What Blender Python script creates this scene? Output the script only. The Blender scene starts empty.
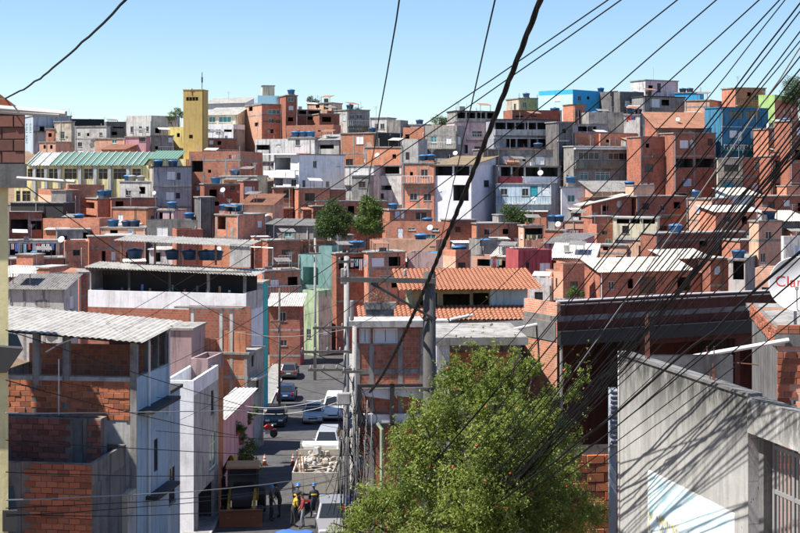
import bpy, math, random
import numpy as np
from mathutils import Vector, Matrix
random.seed(7)
rng = np.random.default_rng(11)
R = math.radians
sc = bpy.context.scene
col = sc.collection
F = 1400.0; YH = 170.0                       # focal length in photo pixels, eye-level row

# ------------------------------------------------------------------ camera, sky, sun, exposure
cam = bpy.data.cameras.new('camera'); cam_o = bpy.data.objects.new('camera', cam); col.objects.link(cam_o)
cam.sensor_width = 36.0; cam.lens = 36.0 * F / 800.0
cam.shift_y = -(266.5 - YH) / 800.0
cam.clip_start = 0.3; cam.clip_end = 6000
cam_o.location = (0, 0, 0); cam_o.rotation_euler = (R(90), 0, 0)
sc.camera = cam_o

SUN_EL = R(58); SUN_AZ = R(17)               # height, and how far behind the camera's left shoulder
sun_dir = Vector((-math.cos(SUN_EL) * math.cos(SUN_AZ), -math.cos(SUN_EL) * math.sin(SUN_AZ), math.sin(SUN_EL)))
w = bpy.data.worlds.new('World'); sc.world = w; w.use_nodes = True
nt = w.node_tree; bg = nt.nodes['Background']
sky = nt.nodes.new('ShaderNodeTexSky'); sky.sky_type = 'NISHITA'; sky.sun_disc = False
sky.sun_elevation = SUN_EL; sky.sun_rotation = -math.atan2(sun_dir.x, sun_dir.y)
sky.altitude = 700; sky.air_density = 1.0; sky.dust_density = 0.0; sky.ozone_density = 5.8
nt.links.new(sky.outputs[0], bg.inputs[0]); bg.inputs[1].default_value = 0.079
sl = bpy.data.lights.new('sun', 'SUN'); sl.energy = 5.0; sl.angle = R(0.53); sl.color = (1.0, 0.955, 0.89)
so = bpy.data.objects.new('sun', sl); col.objects.link(so)
so.rotation_euler = (-sun_dir).to_track_quat('-Z', 'Y').to_euler()
sc.view_settings.view_transform = 'Standard'; sc.view_settings.look = 'None'
sc.view_settings.exposure = 1.0; sc.view_settings.gamma = 1.0
try: sc.view_settings.use_curve_mapping = False
except Exception: pass
sc.cycles.max_bounces = 5; sc.cycles.diffuse_bounces = 3; sc.cycles.glossy_bounces = 2
sc.cycles.use_denoising = True

# ------------------------------------------------------------------ mesh helpers
def P(px, py, D):
    return Vector(((px - 400.0) / F * D, D, -(py - YH) / F * D))
V3 = Vector
class MB:
    def __init__(s): s.v = []; s.f = []
    def quad(s, a, b, c, d):
        i = len(s.v); s.v += [tuple(a), tuple(b), tuple(c), tuple(d)]; s.f.append((i, i+1, i+2, i+3))
    def tri(s, a, b, c):
        i = len(s.v); s.v += [tuple(a), tuple(b), tuple(c)]; s.f.append((i, i+1, i+2))
    def hexa(s, p):                          # 8 corners: bottom 4, top 4
        i = len(s.v); s.v += [tuple(q) for q in p]
        s.f += [(i+3, i+2, i+1, i), (i+4, i+5, i+6, i+7), (i, i+1, i+5, i+4), (i+1, i+2, i+6, i+5), (i+2, i+3, i+7, i+6), (i+3, i, i+4, i+7)]
    def box(s, x0, x1, y0, y1, z0, z1):
        s.hexa([(x0,y0,z0),(x1,y0,z0),(x1,y1,z0),(x0,y1,z0),(x0,y0,z1),(x1,y0,z1),(x1,y1,z1),(x0,y1,z1)]); return s
    def slab(s, O, U, N, s0, s1, d0, d1, z0, z1):
        q = lambda a, d, z: O + U*a + N*d + V3((0,0,z))
        s.hexa([q(s0,d0,z0),q(s1,d0,z0),q(s1,d1,z0),q(s0,d1,z0),q(s0,d0,z1),q(s1,d0,z1),q(s1,d1,z1),q(s0,d1,z1)]); return s
    def bar(s, a, b, w, h=None):             # square bar between two points
        a = V3(a); b = V3(b); h = h or w; d = (b-a).normalized()
        up = V3((0,0,1)) if abs(d.z) < .95 else V3((0,1,0))
        x = d.cross(up).normalized()*w/2; y = x.normalized().cross(d)*h/2
        s.hexa([a-x-y,a+x-y,a+x+y,a-x+y,b-x-y,b+x-y,b+x+y,b-x+y]); return s
    def tube(s, pts, r, n=6, cap=True):
        pts = [V3(p) for p in pts]; m = len(pts); i0 = len(s.v)
        rr = r if hasattr(r, '__len__') else [r]*m
        for k, p in enumerate(pts):
            d = (pts[min(k+1, m-1)] - pts[max(k-1, 0)]).normalized()
            up = V3((0,0,1)) if abs(d.z) < .9 else V3((1,0,0))
            x = d.cross(up).normalized(); y = x.cross(d)
            for j in range(n):
                t = 2*math.pi*j/n; s.v.append(tuple(p + (x*math.cos(t) + y*math.sin(t))*rr[k]))
        for k in range(m-1):
            for j in range(n):
                a = i0+k*n+j; b = i0+k*n+(j+1) % n; s.f.append((a, b, b+n, a+n))
        if cap:
            s.f.append(tuple(i0+j for j in range(n))[::-1]); s.f.append(tuple(i0+(m-1)*n+j for j in range(n)))
        return s
    def lathe(s, prof, n=16, c=(0,0,0), M=None):  # prof: (r, z)
        i0 = len(s.v); c = V3(c)
        for r, z in prof:
            for j in range(n):
                t = 2*math.pi*j/n; p = V3((r*math.cos(t), r*math.sin(t), z))
                if M is not None: p = M @ p
                s.v.append(tuple(c + p))
        m = len(prof)
        for k in range(m-1):
            for j in range(n):
                a = i0+k*n+j; b = i0+k*n+(j+1) % n; s.f.append((a, b, b+n, a+n))
        s.f.append(tuple(i0+j for j in range(n))[::-1]); s.f.append(tuple(i0+(m-1)*n+j for j in range(n)))
        return s
    def prism(s, poly, axis, d0, d1):        # poly of (a, z); axis 'x': a=y extruded along x; 'y': a=x extruded along y
        n = len(poly); i = len(s.v)
        for d in (d0, d1):
            for a, z in poly: s.v.append((d, a, z) if axis == 'x' else (a, d, z))
        s.f.append(tuple(range(i, i+n))); s.f.append(tuple(range(i+2*n-1, i+n-1, -1)))
        for k in range(n):
            j = (k+1) % n; s.f.append((i+k, i+j, i+n+j, i+n+k))
        return s
    def build(s, name, m, parent=None, smooth=False, loc=None, rz=None):
        me = bpy.data.meshes.new(name); me.from_pydata(s.v, [], s.f)
        if smooth: me.polygons.foreach_set('use_smooth', [True]*len(me.polygons))
        me.materials.append(m if not isinstance(m, str) else M[m])
        o = bpy.data.objects.new(name, me); col.objects.link(o)
        if parent: o.parent = parent
        if loc is not None: o.location = loc
        if rz is not None: o.rotation_euler.z = rz
        return o
    def bevel(s, w, seg=1):
        return s
def tag(o, label, cat, group=None, kind=None):
    o['label'] = label; o['category'] = cat
    if group: o['group'] = group
    if kind: o['kind'] = kind
    return o
def empty(name, loc=(0,0,0), rz=0.0):
    o = bpy.data.objects.new(name, None); o.empty_display_size = .3; col.objects.link(o)
    o.location = loc; o.rotation_euler.z = rz; return o
def copy_tree(o, parent=None):
    c = o.copy(); col.objects.link(c)
    if parent: c.parent = parent
    for ch in list(o.children): copy_tree(ch, c)
    return c
def bevel_mod(o, w=.02, seg=2):
    m = o.modifiers.new('bevel', 'BEVEL'); m.width = w; m.segments = seg; m.limit_method = 'ANGLE'; return o
def add_mesh(name, verts, faces, m, parent=None, smooth=False):
    b = MB(); b.v = verts; b.f = faces; return b.build(name, m, parent, smooth)

# ------------------------------------------------------------------ materials
M = {}
def new_mat(name):
    m = bpy.data.materials.new(name); m.use_nodes = True; M[name] = m
    t = m.node_tree; return m, t, t.nodes, t.links, t.nodes['Principled BSDF']
def wall_coords(n, l):
    tc = n.new('ShaderNodeTexCoord'); sp = n.new('ShaderNodeSeparateXYZ'); l.new(tc.outputs['Object'], sp.inputs[0])
    ad = n.new('ShaderNodeMath'); l.new(sp.outputs[0], ad.inputs[0]); l.new(sp.outputs[1], ad.inputs[1])
    cb = n.new('ShaderNodeCombineXYZ'); l.new(ad.outputs[0], cb.inputs[0]); l.new(sp.outputs[2], cb.inputs[1])
    return tc, cb
def mixc(n, l, fac, a, b, mode='MIX'):
    x = n.new('ShaderNodeMix'); x.data_type = 'RGBA'; x.blend_type = mode
    for s, k in ((fac, 0), (a, 6), (b, 7)):
        if hasattr(s, 'links') or hasattr(s, 'is_output'): l.new(s, x.inputs[k])
        else: x.inputs[k].default_value = s if k == 0 else (*s, 1) if len(s) == 3 else s
    return x.outputs[2]
def ramp(n, l, src, p0, p1, c0=(0,0,0,1), c1=(1,1,1,1)):
    r = n.new('ShaderNodeValToRGB'); r.color_ramp.elements[0].position = p0; r.color_ramp.elements[1].position = p1
    r.color_ramp.elements[0].color = c0; r.color_ramp.elements[1].color = c1; l.new(src, r.inputs[0]); return r.outputs[0]
def noise(n, l, vec, scale, detail=4, rough=.6, mscale=None):
    if mscale:
        mp = n.new('ShaderNodeMapping'); mp.inputs['Scale'].default_value = mscale; l.new(vec, mp.inputs[0]); vec = mp.outputs[0]
    x = n.new('ShaderNodeTexNoise'); x.inputs['Scale'].default_value = scale; x.inputs['Detail'].default_value = detail
    x.inputs['Roughness'].default_value = rough; l.new(vec, x.inputs['Vector']); return x.outputs[0]
def rand_off(n, l, tc):                      # object coordinates shifted per object so that no two walls share their stains
    oi = n.new('ShaderNodeObjectInfo'); mu = n.new('ShaderNodeMath'); mu.operation = 'MULTIPLY'; mu.inputs[1].default_value = 91.0
    l.new(oi.outputs['Random'], mu.inputs[0])
    va = n.new('ShaderNodeVectorMath'); va.operation = 'ADD'; l.new(tc.outputs['Object'], va.inputs[0]); l.new(mu.outputs[0], va.inputs[1])
    return va.outputs[0], oi.outputs['Random']
def vary(n, l, c, rnd, amt):
    h = n.new('ShaderNodeHueSaturation'); mr = n.new('ShaderNodeMapRange'); l.new(rnd, mr.inputs[0])
    mr.inputs[3].default_value = 1-amt; mr.inputs[4].default_value = 1+amt; l.new(mr.outputs[0], h.inputs['Value']); l.new(c, h.inputs['Color']); return h.outputs[0]
def brick_mat(name, c1, c2, mortar, bw=.30, bh=.20, ms=.016, stain=.6, dark=(.045,.036,.032), pale=.5, bump=.6, var=.2):
    stain = min(.85, stain*1.5); m, t, n, l, b = new_mat(name); tc, cb = wall_coords(n, l); off, rnd = rand_off(n, l, tc)
    wob = noise(n, l, off, 1.3, 2); vm = n.new('ShaderNodeVectorMath'); vm.operation = 'MULTIPLY_ADD'
    l.new(cb.outputs[0], vm.inputs[0]); vm.inputs[1].default_value = (1,1,1)
    sc_ = n.new('ShaderNodeVectorMath'); sc_.operation = 'SCALE'; cw = n.new('ShaderNodeCombineXYZ'); l.new(wob, cw.inputs[1]); l.new(cw.outputs[0], sc_.inputs[0]); sc_.inputs['Scale'].default_value = .05
    l.new(sc_.outputs[0], vm.inputs[2])
    br = n.new('ShaderNodeTexBrick'); l.new(vm.outputs[0], br.inputs['Vector']); br.inputs['Scale'].default_value = 1
    br.inputs['Brick Width'].default_value = bw; br.inputs['Row Height'].default_value = bh; br.inputs['Mortar Size'].default_value = ms
    br.inputs['Mortar Smooth'].default_value = .25; br.inputs['Bias'].default_value = -.1
    br.inputs['Color1'].default_value = (*c1, 1); br.inputs['Color2'].default_value = (*c2, 1); br.inputs['Mortar'].default_value = (*mortar, 1)
    c = br.outputs['Color']
    blot = ramp(n, l, noise(n, l, off, 2.2, 7, .75), .50, .68)           # mortar smeared over the faces
    mu = n.new('ShaderNodeMath'); mu.operation = 'MULTIPLY'; l.new(blot, mu.inputs[0]); mu.inputs[1].default_value = pale
    c = mixc(n, l, mu.outputs[0], c, mortar)
    st = ramp(n, l, noise(n, l, off, 1.0, 8, .75, (1, 1, .4)), .47, .70)
    mu = n.new('ShaderNodeMath'); mu.operation = 'MULTIPLY'; l.new(st, mu.inputs[0]); mu.inputs[1].default_value = stain
    c = mixc(n, l, mu.outputs[0], c, dark)
    c = vary(n, l, c, rnd, var); l.new(c, b.inputs['Base Color']); b.inputs['Roughness'].default_value = .92
    bp = n.new('ShaderNodeBump'); bp.inputs['Strength'].default_value = bump; bp.inputs['Distance'].default_value = .012; bp.invert = True
    l.new(br.outputs['Fac'], bp.inputs['Height']); l.new(bp.outputs[0], b.inputs['Normal'])
    b.inputs['Specular IOR Level'].default_value = .25
    return m
def plaster(name, c, dark=None, stain=.72, streak=.62, var=.08, rough=.88, grain=.12, spec=.25):
    m, t, n, l, b = new_mat(name); tc = n.new('ShaderNodeTexCoord'); off, rnd = rand_off(n, l, tc)
    dark = dark or tuple(x*.26 for x in c); stain = min(.85, stain*1.35); streak = min(.8, streak*1.4)
    g = noise(n, l, off, 9, 5, .7); cc = mixc(n, l, g, tuple(x*(1-grain) for x in c), tuple(min(1, x*(1+grain)) for x in c))
    b1 = ramp(n, l, noise(n, l, off, .8, 8, .74), .46, .70)
    mu = n.new('ShaderNodeMath'); mu.operation = 'MULTIPLY'; l.new(b1, mu.inputs[0]); mu.inputs[1].default_value = stain
    cc = mixc(n, l, mu.outputs[0], cc, dark)
    b2 = ramp(n, l, noise(n, l, off, 2.2, 5, .6, (1.6, 1.6, .14)), .50, .70)
    mu = n.new('ShaderNodeMath'); mu.operation = 'MULTIPLY'; l.new(b2, mu.inputs[0]); mu.inputs[1].default_value = streak
    cc = mixc(n, l, mu.outputs[0], cc, dark)
    cc = vary(n, l, cc, rnd, var); l.new(cc, b.inputs['Base Color']); b.inputs['Roughness'].default_value = rough
    bp = n.new('ShaderNodeBump'); bp.inputs['Strength'].default_value = .35; bp.inputs['Distance'].default_value = .01
    l.new(noise(n, l, off, 14, 4, .6), bp.inputs['Height']); l.new(bp.outputs[0], b.inputs['Normal'])
    b.inputs['Specular IOR Level'].default_value = spec
    return m
def plain(name, c, rough=.5, metal=0.0, spec=.5, var=0.0, grain=.08, scale=6):
    m, t, n, l, b = new_mat(name); tc = n.new('ShaderNodeTexCoord'); off, rnd = rand_off(n, l, tc)
    g = noise(n, l, off, scale, 4, .6); cc = mixc(n, l, g, tuple(x*(1-grain*1.5) for x in c), tuple(min(1, x*(1+grain)) for x in c))
    if var: cc = vary(n, l, cc, rnd, var)
    l.new(cc, b.inputs['Base Color']); b.inputs['Roughness'].default_value = rough; b.inputs['Metallic'].default_value = metal
    b.inputs['Specular IOR Level'].default_value = spec; return m
# walls
MORT = (.30,.255,.225)
brick_mat('brick', (.60,.205,.105), (.42,.13,.07), (.36,.29,.25), stain=.36)
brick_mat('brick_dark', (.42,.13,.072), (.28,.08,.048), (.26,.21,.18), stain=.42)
brick_mat('brick_pale', (.68,.36,.24), (.58,.285,.185), (.50,.41,.34), stain=.3, pale=.4)
brick_mat('brick_orange', (.62,.225,.105), (.48,.155,.075), (.38,.28,.225), stain=.35)
brick_mat('brick_small', (.50,.19,.10), (.38,.13,.07), (.40,.34,.29), bw=.235, bh=.075, ms=.01, stain=.35)
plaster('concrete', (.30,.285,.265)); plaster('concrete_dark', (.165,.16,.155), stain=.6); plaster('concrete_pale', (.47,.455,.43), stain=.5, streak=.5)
plaster('white', (.80,.80,.81), (.25,.24,.24), .3, .25); plaster('white_old', (.60,.59,.575), (.16,.15,.145), .55, .55)
plaster('beige', (.52,.46,.37)); plaster('cream', (.72,.64,.46), stain=.25); plaster('pink', (.60,.32,.35), stain=.25); plaster('pink_pale', (.66,.47,.47), stain=.25)
plaster('red', (.36,.075,.085), stain=.3); plaster('sky_blue', (.05,.40,.72), stain=.12, streak=.15); plaster('pale_sky', (.42,.68,.82), stain=.15, streak=.15)
plaster('teal_blue', (.05,.20,.32), stain=.2); plaster('ice_blue', (.50,.62,.70), stain=.3); plaster('net_blue', (.40,.47,.54), stain=.15)
plaster('yellow', (.58,.46,.17), stain=.18); plaster('church_cream', (.80,.70,.36), stain=.15); plaster('tower_gold', (.47,.335,.125), stain=.18, streak=.25, var=0)
plaster('green_lime', (.42,.62,.22), stain=.25); plaster('green_pale', (.36,.46,.29), stain=.3); plaster('teal', (.22,.38,.35), stain=.3, streak=.4)
plaster('turquoise', (.06,.42,.42), stain=.2); plaster('olive', (.27,.28,.15), stain=.2); plaster('mauve', (.36,.26,.255), stain=.3); plaster('lavender', (.66,.66,.70), stain=.2, streak=.2)
plaster('grey_blue', (.34,.35,.385), stain=.35); plaster('grey_olive', (.25,.25,.20), stain=.4); plaster('room', (.10,.095,.09), stain=.3); plaster('blue_wall', (.37,.47,.54), stain=.25, streak=.3)  # room is darkened to deepen the shade inside the openings
plaster('lemon', (.74,.66,.36), (.22,.18,.09), .3, .35); plaster('peach', (.66,.42,.29), stain=.25); plaster('brown', (.085,.03,.022), stain=.4)  # brown is darkened to carry the shade on the open-fronted building
# roofs and trim
plaster('sheet', (.50,.485,.455), (.17,.16,.15), .55, .3, rough=.85); plaster('sheet_white', (.40,.385,.35), (.17,.15,.13), .5, .5); plaster('sheet_dark', (.20,.19,.18), stain=.5)
plaster('clay', (.50,.185,.085), (.16,.065,.04), .4, .3, grain=.3); plaster('clay_tan', (.36,.28,.18), (.12,.09,.06), .5, .3, grain=.35); plaster('clay_old', (.30,.145,.095), (.12,.07,.05), .55, .3, grain=.35); plaster('clay_bright', (.36,.155,.09), (.18,.085,.055), .5, .3, grain=.4)
plaster('green_tile', (.12,.21,.17), (.10,.20,.16), .3, .2); plaster('tile_white', (.46,.47,.45), stain=.2)
plain('tar', (.035,.033,.032), .8); plain('black_sheet', (.013,.013,.014), .7)
plain('alu', (.50,.51,.52), .4, .6); plain('iron', (.045,.045,.048), .55, .3); plain('iron_rust', (.16,.065,.04), .85); plain('frame_white', (.78,.78,.77), .5); plain('frame_brown', (.15,.075,.04), .6)
plain('shutter_white', (.70,.71,.72), .5, var=.06); plain('shutter_blue', (.40,.52,.72), .5); plain('door_white', (.68,.70,.74), .5); plain('door_teal', (.03,.30,.36), .5); plain('door_brown', (.13,.06,.035), .6); plain('wood_slats', (.33,.21,.11), .7, grain=.25)
m, t, n, l, b = new_mat('glass'); b.inputs['Base Color'].default_value = (.02,.025,.03,1); b.inputs['Roughness'].default_value = .12; b.inputs['Specular IOR Level'].default_value = .6
m, t, n, l, b = new_mat('glass_teal'); b.inputs['Base Color'].default_value = (.05,.20,.20,1); b.inputs['Roughness'].default_value = .12
m, t, n, l, b = new_mat('glass_mirror'); b.inputs['Base Color'].default_value = (.42,.62,.72,1); b.inputs['Roughness'].default_value = .15; b.inputs['Metallic'].default_value = .55
plain('tank_blue', (.022,.115,.26), .5, var=.5, grain=.25); plain('tank_lid', (.03,.13,.28), .5, var=.5, grain=.25); plain('tank_grey', (.30,.31,.31), .7); plain('tank_navy', (.012,.04,.10), .5, var=.2)
plain('dish_white', (.50,.50,.49), .5); plain('pvc', (.72,.71,.68), .4); plain('pipe_grey', (.42,.41,.39), .6)
for i, c in enumerate([(.70,.70,.72), (.10,.16,.42), (.52,.09,.10), (.62,.44,.42), (.12,.12,.13), (.25,.42,.50), (.66,.60,.30)]): plain('cloth%d' % i, c, .9)
plain('cable', (.008,.008,.010), .7, spec=.2); plain('cable_grey', (.26,.26,.26), .6); plain('cable_white', (.62,.62,.60), .6)
# ------------------------------------------------------------------ terrain: a street dropping into a valley, a built-up hillside beyond
PY = [-60, 0, 65, 77, 114, 140, 165, 175, 185, 200, 220, 240, 300, 600, 3000]
PZ = [5.0, -5.0, -17.6, -18.6, -20.6, -21.2, -20.5, -16.5, -11, -3, 5, 8, 4, -20, -40]
XSY = [0, 50, 70, 100, 130, 165, 180]; XSX = [-2.2, -5.2, -6.0, -7.4, -8.3, -9.2, -9.8]
def zbase(Y): return float(np.interp(Y, PY, PZ))
def xs(Y): return float(np.interp(Y, XSY, XSX))
def tz(X, Y):
    wgt = float(np.interp(Y, [60, 110, 160, 195], [0, 1, 1, 0])); d = max(0.0, abs(X - xs(Y)) - 7.0)
    low = float(np.interp(X, [-60, -28, -8], [4.6, 4.2, 0])) * float(np.interp(Y, [190, 212], [0, 1]))
    return zbase(Y) + wgt * min(7.5, .26*d) - low
plaster('earth', (.20,.135,.09), (.07,.055,.04), .6, .1); 
gx = np.concatenate([[-3000,-900,-300,-160], np.arange(-110, 111, 2.5), [160,300,900,3000]])
gy = np.concatenate([[-60], np.arange(-20, 261, 2.5), [300,400,600,1200,3000]])
b = MB()
for Y in gy:
    for X in gx: b.v.append((float(X), float(Y), tz(float(X), float(Y)) - .16))
nx = len(gx)
for j in range(len(gy)-1):
    for i in range(nx-1): b.f.append((j*nx+i, j*nx+i+1, (j+1)*nx+i+1, (j+1)*nx+i))
o = b.build('ground', 'earth'); o['kind'] = 'structure'; o['label'] = 'bare brown earth of the valley and hillside'

def Dg(y): return float(np.interp(y, [92, 110, 138, 191, 253, 298, 330], [236, 228, 217, 198, 183, 172, 165]))
TILE = dict(A=(0,70), B=(150,70), C=(300,70), D=(450,70), E=(600,70), F=(0,190), G=(150,190), H=(300,190), I=(450,190), J=(600,190),
            K=(0,290), L=(0,393), M=(180,290), N=(180,393), O=(330,290), Q=(480,290), S=(600,290), T=(600,393), X=None)
def tp(t, zx, zy):
    if t == 'X': return zx, zy
    o = TILE[t]; return o[0] + zx/3.806, o[1] + zy/3.806

def wall_grid(mb, O, U, N, Lw, z0, z1, holes, rev=.16):
    ss = sorted({0.0, Lw, *[h[0] for h in holes], *[h[1] for h in holes]}); zz = sorted({z0, z1, *[h[2] for h in holes], *[h[3] for h in holes]})
    q = lambda s, d, z: O + U*s + N*d + V3((0,0,z))
    for i in range(len(ss)-1):
        for j in range(len(zz)-1):
            cs = (ss[i]+ss[i+1])/2; cz = (zz[j]+zz[j+1])/2
            if any(h[0] < cs < h[1] and h[2] < cz < h[3] for h in holes): continue
            mb.quad(q(ss[i],0,zz[j]), q(ss[i+1],0,zz[j]), q(ss[i+1],0,zz[j+1]), q(ss[i],0,zz[j+1]))
    for a, c, e, g in holes:
        mb.quad(q(a,0,e), q(a,rev,e), q(a,rev,g), q(a,0,g)); mb.quad(q(c,0,e), q(c,0,g), q(c,rev,g), q(c,rev,e))
        mb.quad(q(a,0,e), q(c,0,e), q(c,rev,e), q(a,rev,e)); mb.quad(q(a,0,g), q(a,rev,g), q(c,rev,g), q(c,0,g))

def corrugated(mb, O, U, V, nrm, W, Ls, pitch, amp, thick=.015, step=None):
    """wavy sheet: waves across U, length Ls along V; step = overlap length of clay tiles"""
    per = 6; n = max(2, int(W/pitch*per)); rows = [0.0, Ls]; off = [0.0, 0.0]
    if step:
        rows = []; off = []; k = 0.0
        while k < Ls - 1e-6:
            rows += [k, min(Ls, k+step)]; off += [.03, 0.0]; k += step
    for sgn in (0, 1):
        i0 = len(mb.v)
        for r, f_ in zip(rows, off):
            for i in range(n+1):
                s = W*i/n; h = amp*math.sin(2*math.pi*s/pitch)
                if step: h = amp*abs(math.sin(math.pi*s/pitch))*1.6
                mb.v.append(tuple(O + U*s + V*r + nrm*(h + f_ - sgn*thick)))
        for j in range(len(rows)-1):
            for i in range(n):
                a = i0+j*(n+1)+i; q = (a, a+1, a+n+2, a+n+1); mb.f.append(q if not sgn else q[::-1])
    m = (n+1)*len(rows); i1 = i0 - m
    for base in (0, (n+1)*(len(rows)-1)):
        for i in range(n): mb.f.append((i1+base+i, i1+base+i+1, i0+base+i+1, i0+base+i))

def make_window(h, O, U, N, r, kind, parent):
    s0, s1, z0, z1 = r; W_ = s1-s0; Hh = z1-z0
    if kind in ('w', 'u'):
        b = MB(); fw = min(.07, W_*.1)
        for a, c, e, g in ((s0,s0+fw,z0,z1),(s1-fw,s1,z0,z1),(s0+fw,s1-fw,z0,z0+fw),(s0+fw,s1-fw,z1-fw,z1)): b.slab(O,U,N,a,c,.03,.11,e,g)
        w_ = b.build('window', 'frame_white', parent)
        k = 2 if W_ > .5 else 1
        for i in range(k):
            a = s0+fw+(W_-2*fw)*i/k; c = s0+fw+(W_-2*fw)*(i+1)/k
            q = MB(); q.slab(O,U,N,a+.015,c-.015,.05+.012*i,.075+.012*i,z0+fw,z1-fw); q.build('shutter', 'shutter_white' if kind == 'w' else 'shutter_blue', w_)
    elif kind in ('g', 'k', 'm', 't'):
        fm = {'g': 'alu', 'k': 'iron', 'm': 'frame_brown', 't': 'frame_white'}[kind]
        b = MB(); fw = min(.055, W_*.08)
        for a, c, e, g in ((s0,s0+fw,z0,z1),(s1-fw,s1,z0,z1),(s0+fw,s1-fw,z0,z0+fw),(s0+fw,s1-fw,z1-fw,z1)): b.slab(O,U,N,a,c,.04,.10,e,g)
        k = max(2, int(round(W_/.75)))
        for i in range(1, k): c = s0+W_*i/k; b.slab(O,U,N,c-.025,c+.025,.045,.095,z0+fw,z1-fw)
        if Hh > 1.1: b.slab(O,U,N,s0+fw,s1-fw,.05,.09,z0+Hh*.68,z0+Hh*.68+.04)
        w_ = b.build('window', fm, parent)
        q = MB(); q.slab(O,U,N,s0+fw*.5,s1-fw*.5,.066,.076,z0+fw*.5,z1-fw*.5); q.build('pane', 'glass_teal' if kind == 't' else 'glass', w_)
    elif kind[0] == 'd':
        dm = {'d': 'door_brown', 'dw': 'door_white', 'dt': 'door_teal', 'di': 'iron'}[kind]
        b = MB(); b.slab(O,U,N,s0+.03,s1-.03,.06,.10,z0,z1-.03)
        for i in range(2):
            for j in range(2):
                b.slab(O,U,N,s0+.1+i*(W_/2-.04),s0+W_/2-.04+i*(W_/2-.06),.045,.062,z0+.15+j*Hh*.48,z0+Hh*.45+j*Hh*.48)
        d = b.build('door', dm, parent); q = MB(); q.slab(O,U,N,s1-.16,s1-.12,.0,.06,z0+Hh*.45,z0+Hh*.45+.08); q.build('handle', 'alu', d)
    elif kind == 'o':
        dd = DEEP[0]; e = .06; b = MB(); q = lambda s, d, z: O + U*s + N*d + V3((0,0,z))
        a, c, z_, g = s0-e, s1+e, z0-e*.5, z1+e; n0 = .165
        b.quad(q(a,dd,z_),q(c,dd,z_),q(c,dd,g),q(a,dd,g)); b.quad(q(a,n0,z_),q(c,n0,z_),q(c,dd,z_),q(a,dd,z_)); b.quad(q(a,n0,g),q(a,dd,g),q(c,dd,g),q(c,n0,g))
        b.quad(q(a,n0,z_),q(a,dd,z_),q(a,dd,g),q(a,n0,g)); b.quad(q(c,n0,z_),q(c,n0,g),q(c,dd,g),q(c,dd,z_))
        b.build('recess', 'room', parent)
    if kind not in ('o', 'n') and kind[0] != 'd' and W_ > .6:
        b = MB(); b.slab(O,U,N,s0-.06,s1+.06,-.06,.0,z0-.06,z0-.002); b.build('sill', 'concrete', parent)

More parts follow.
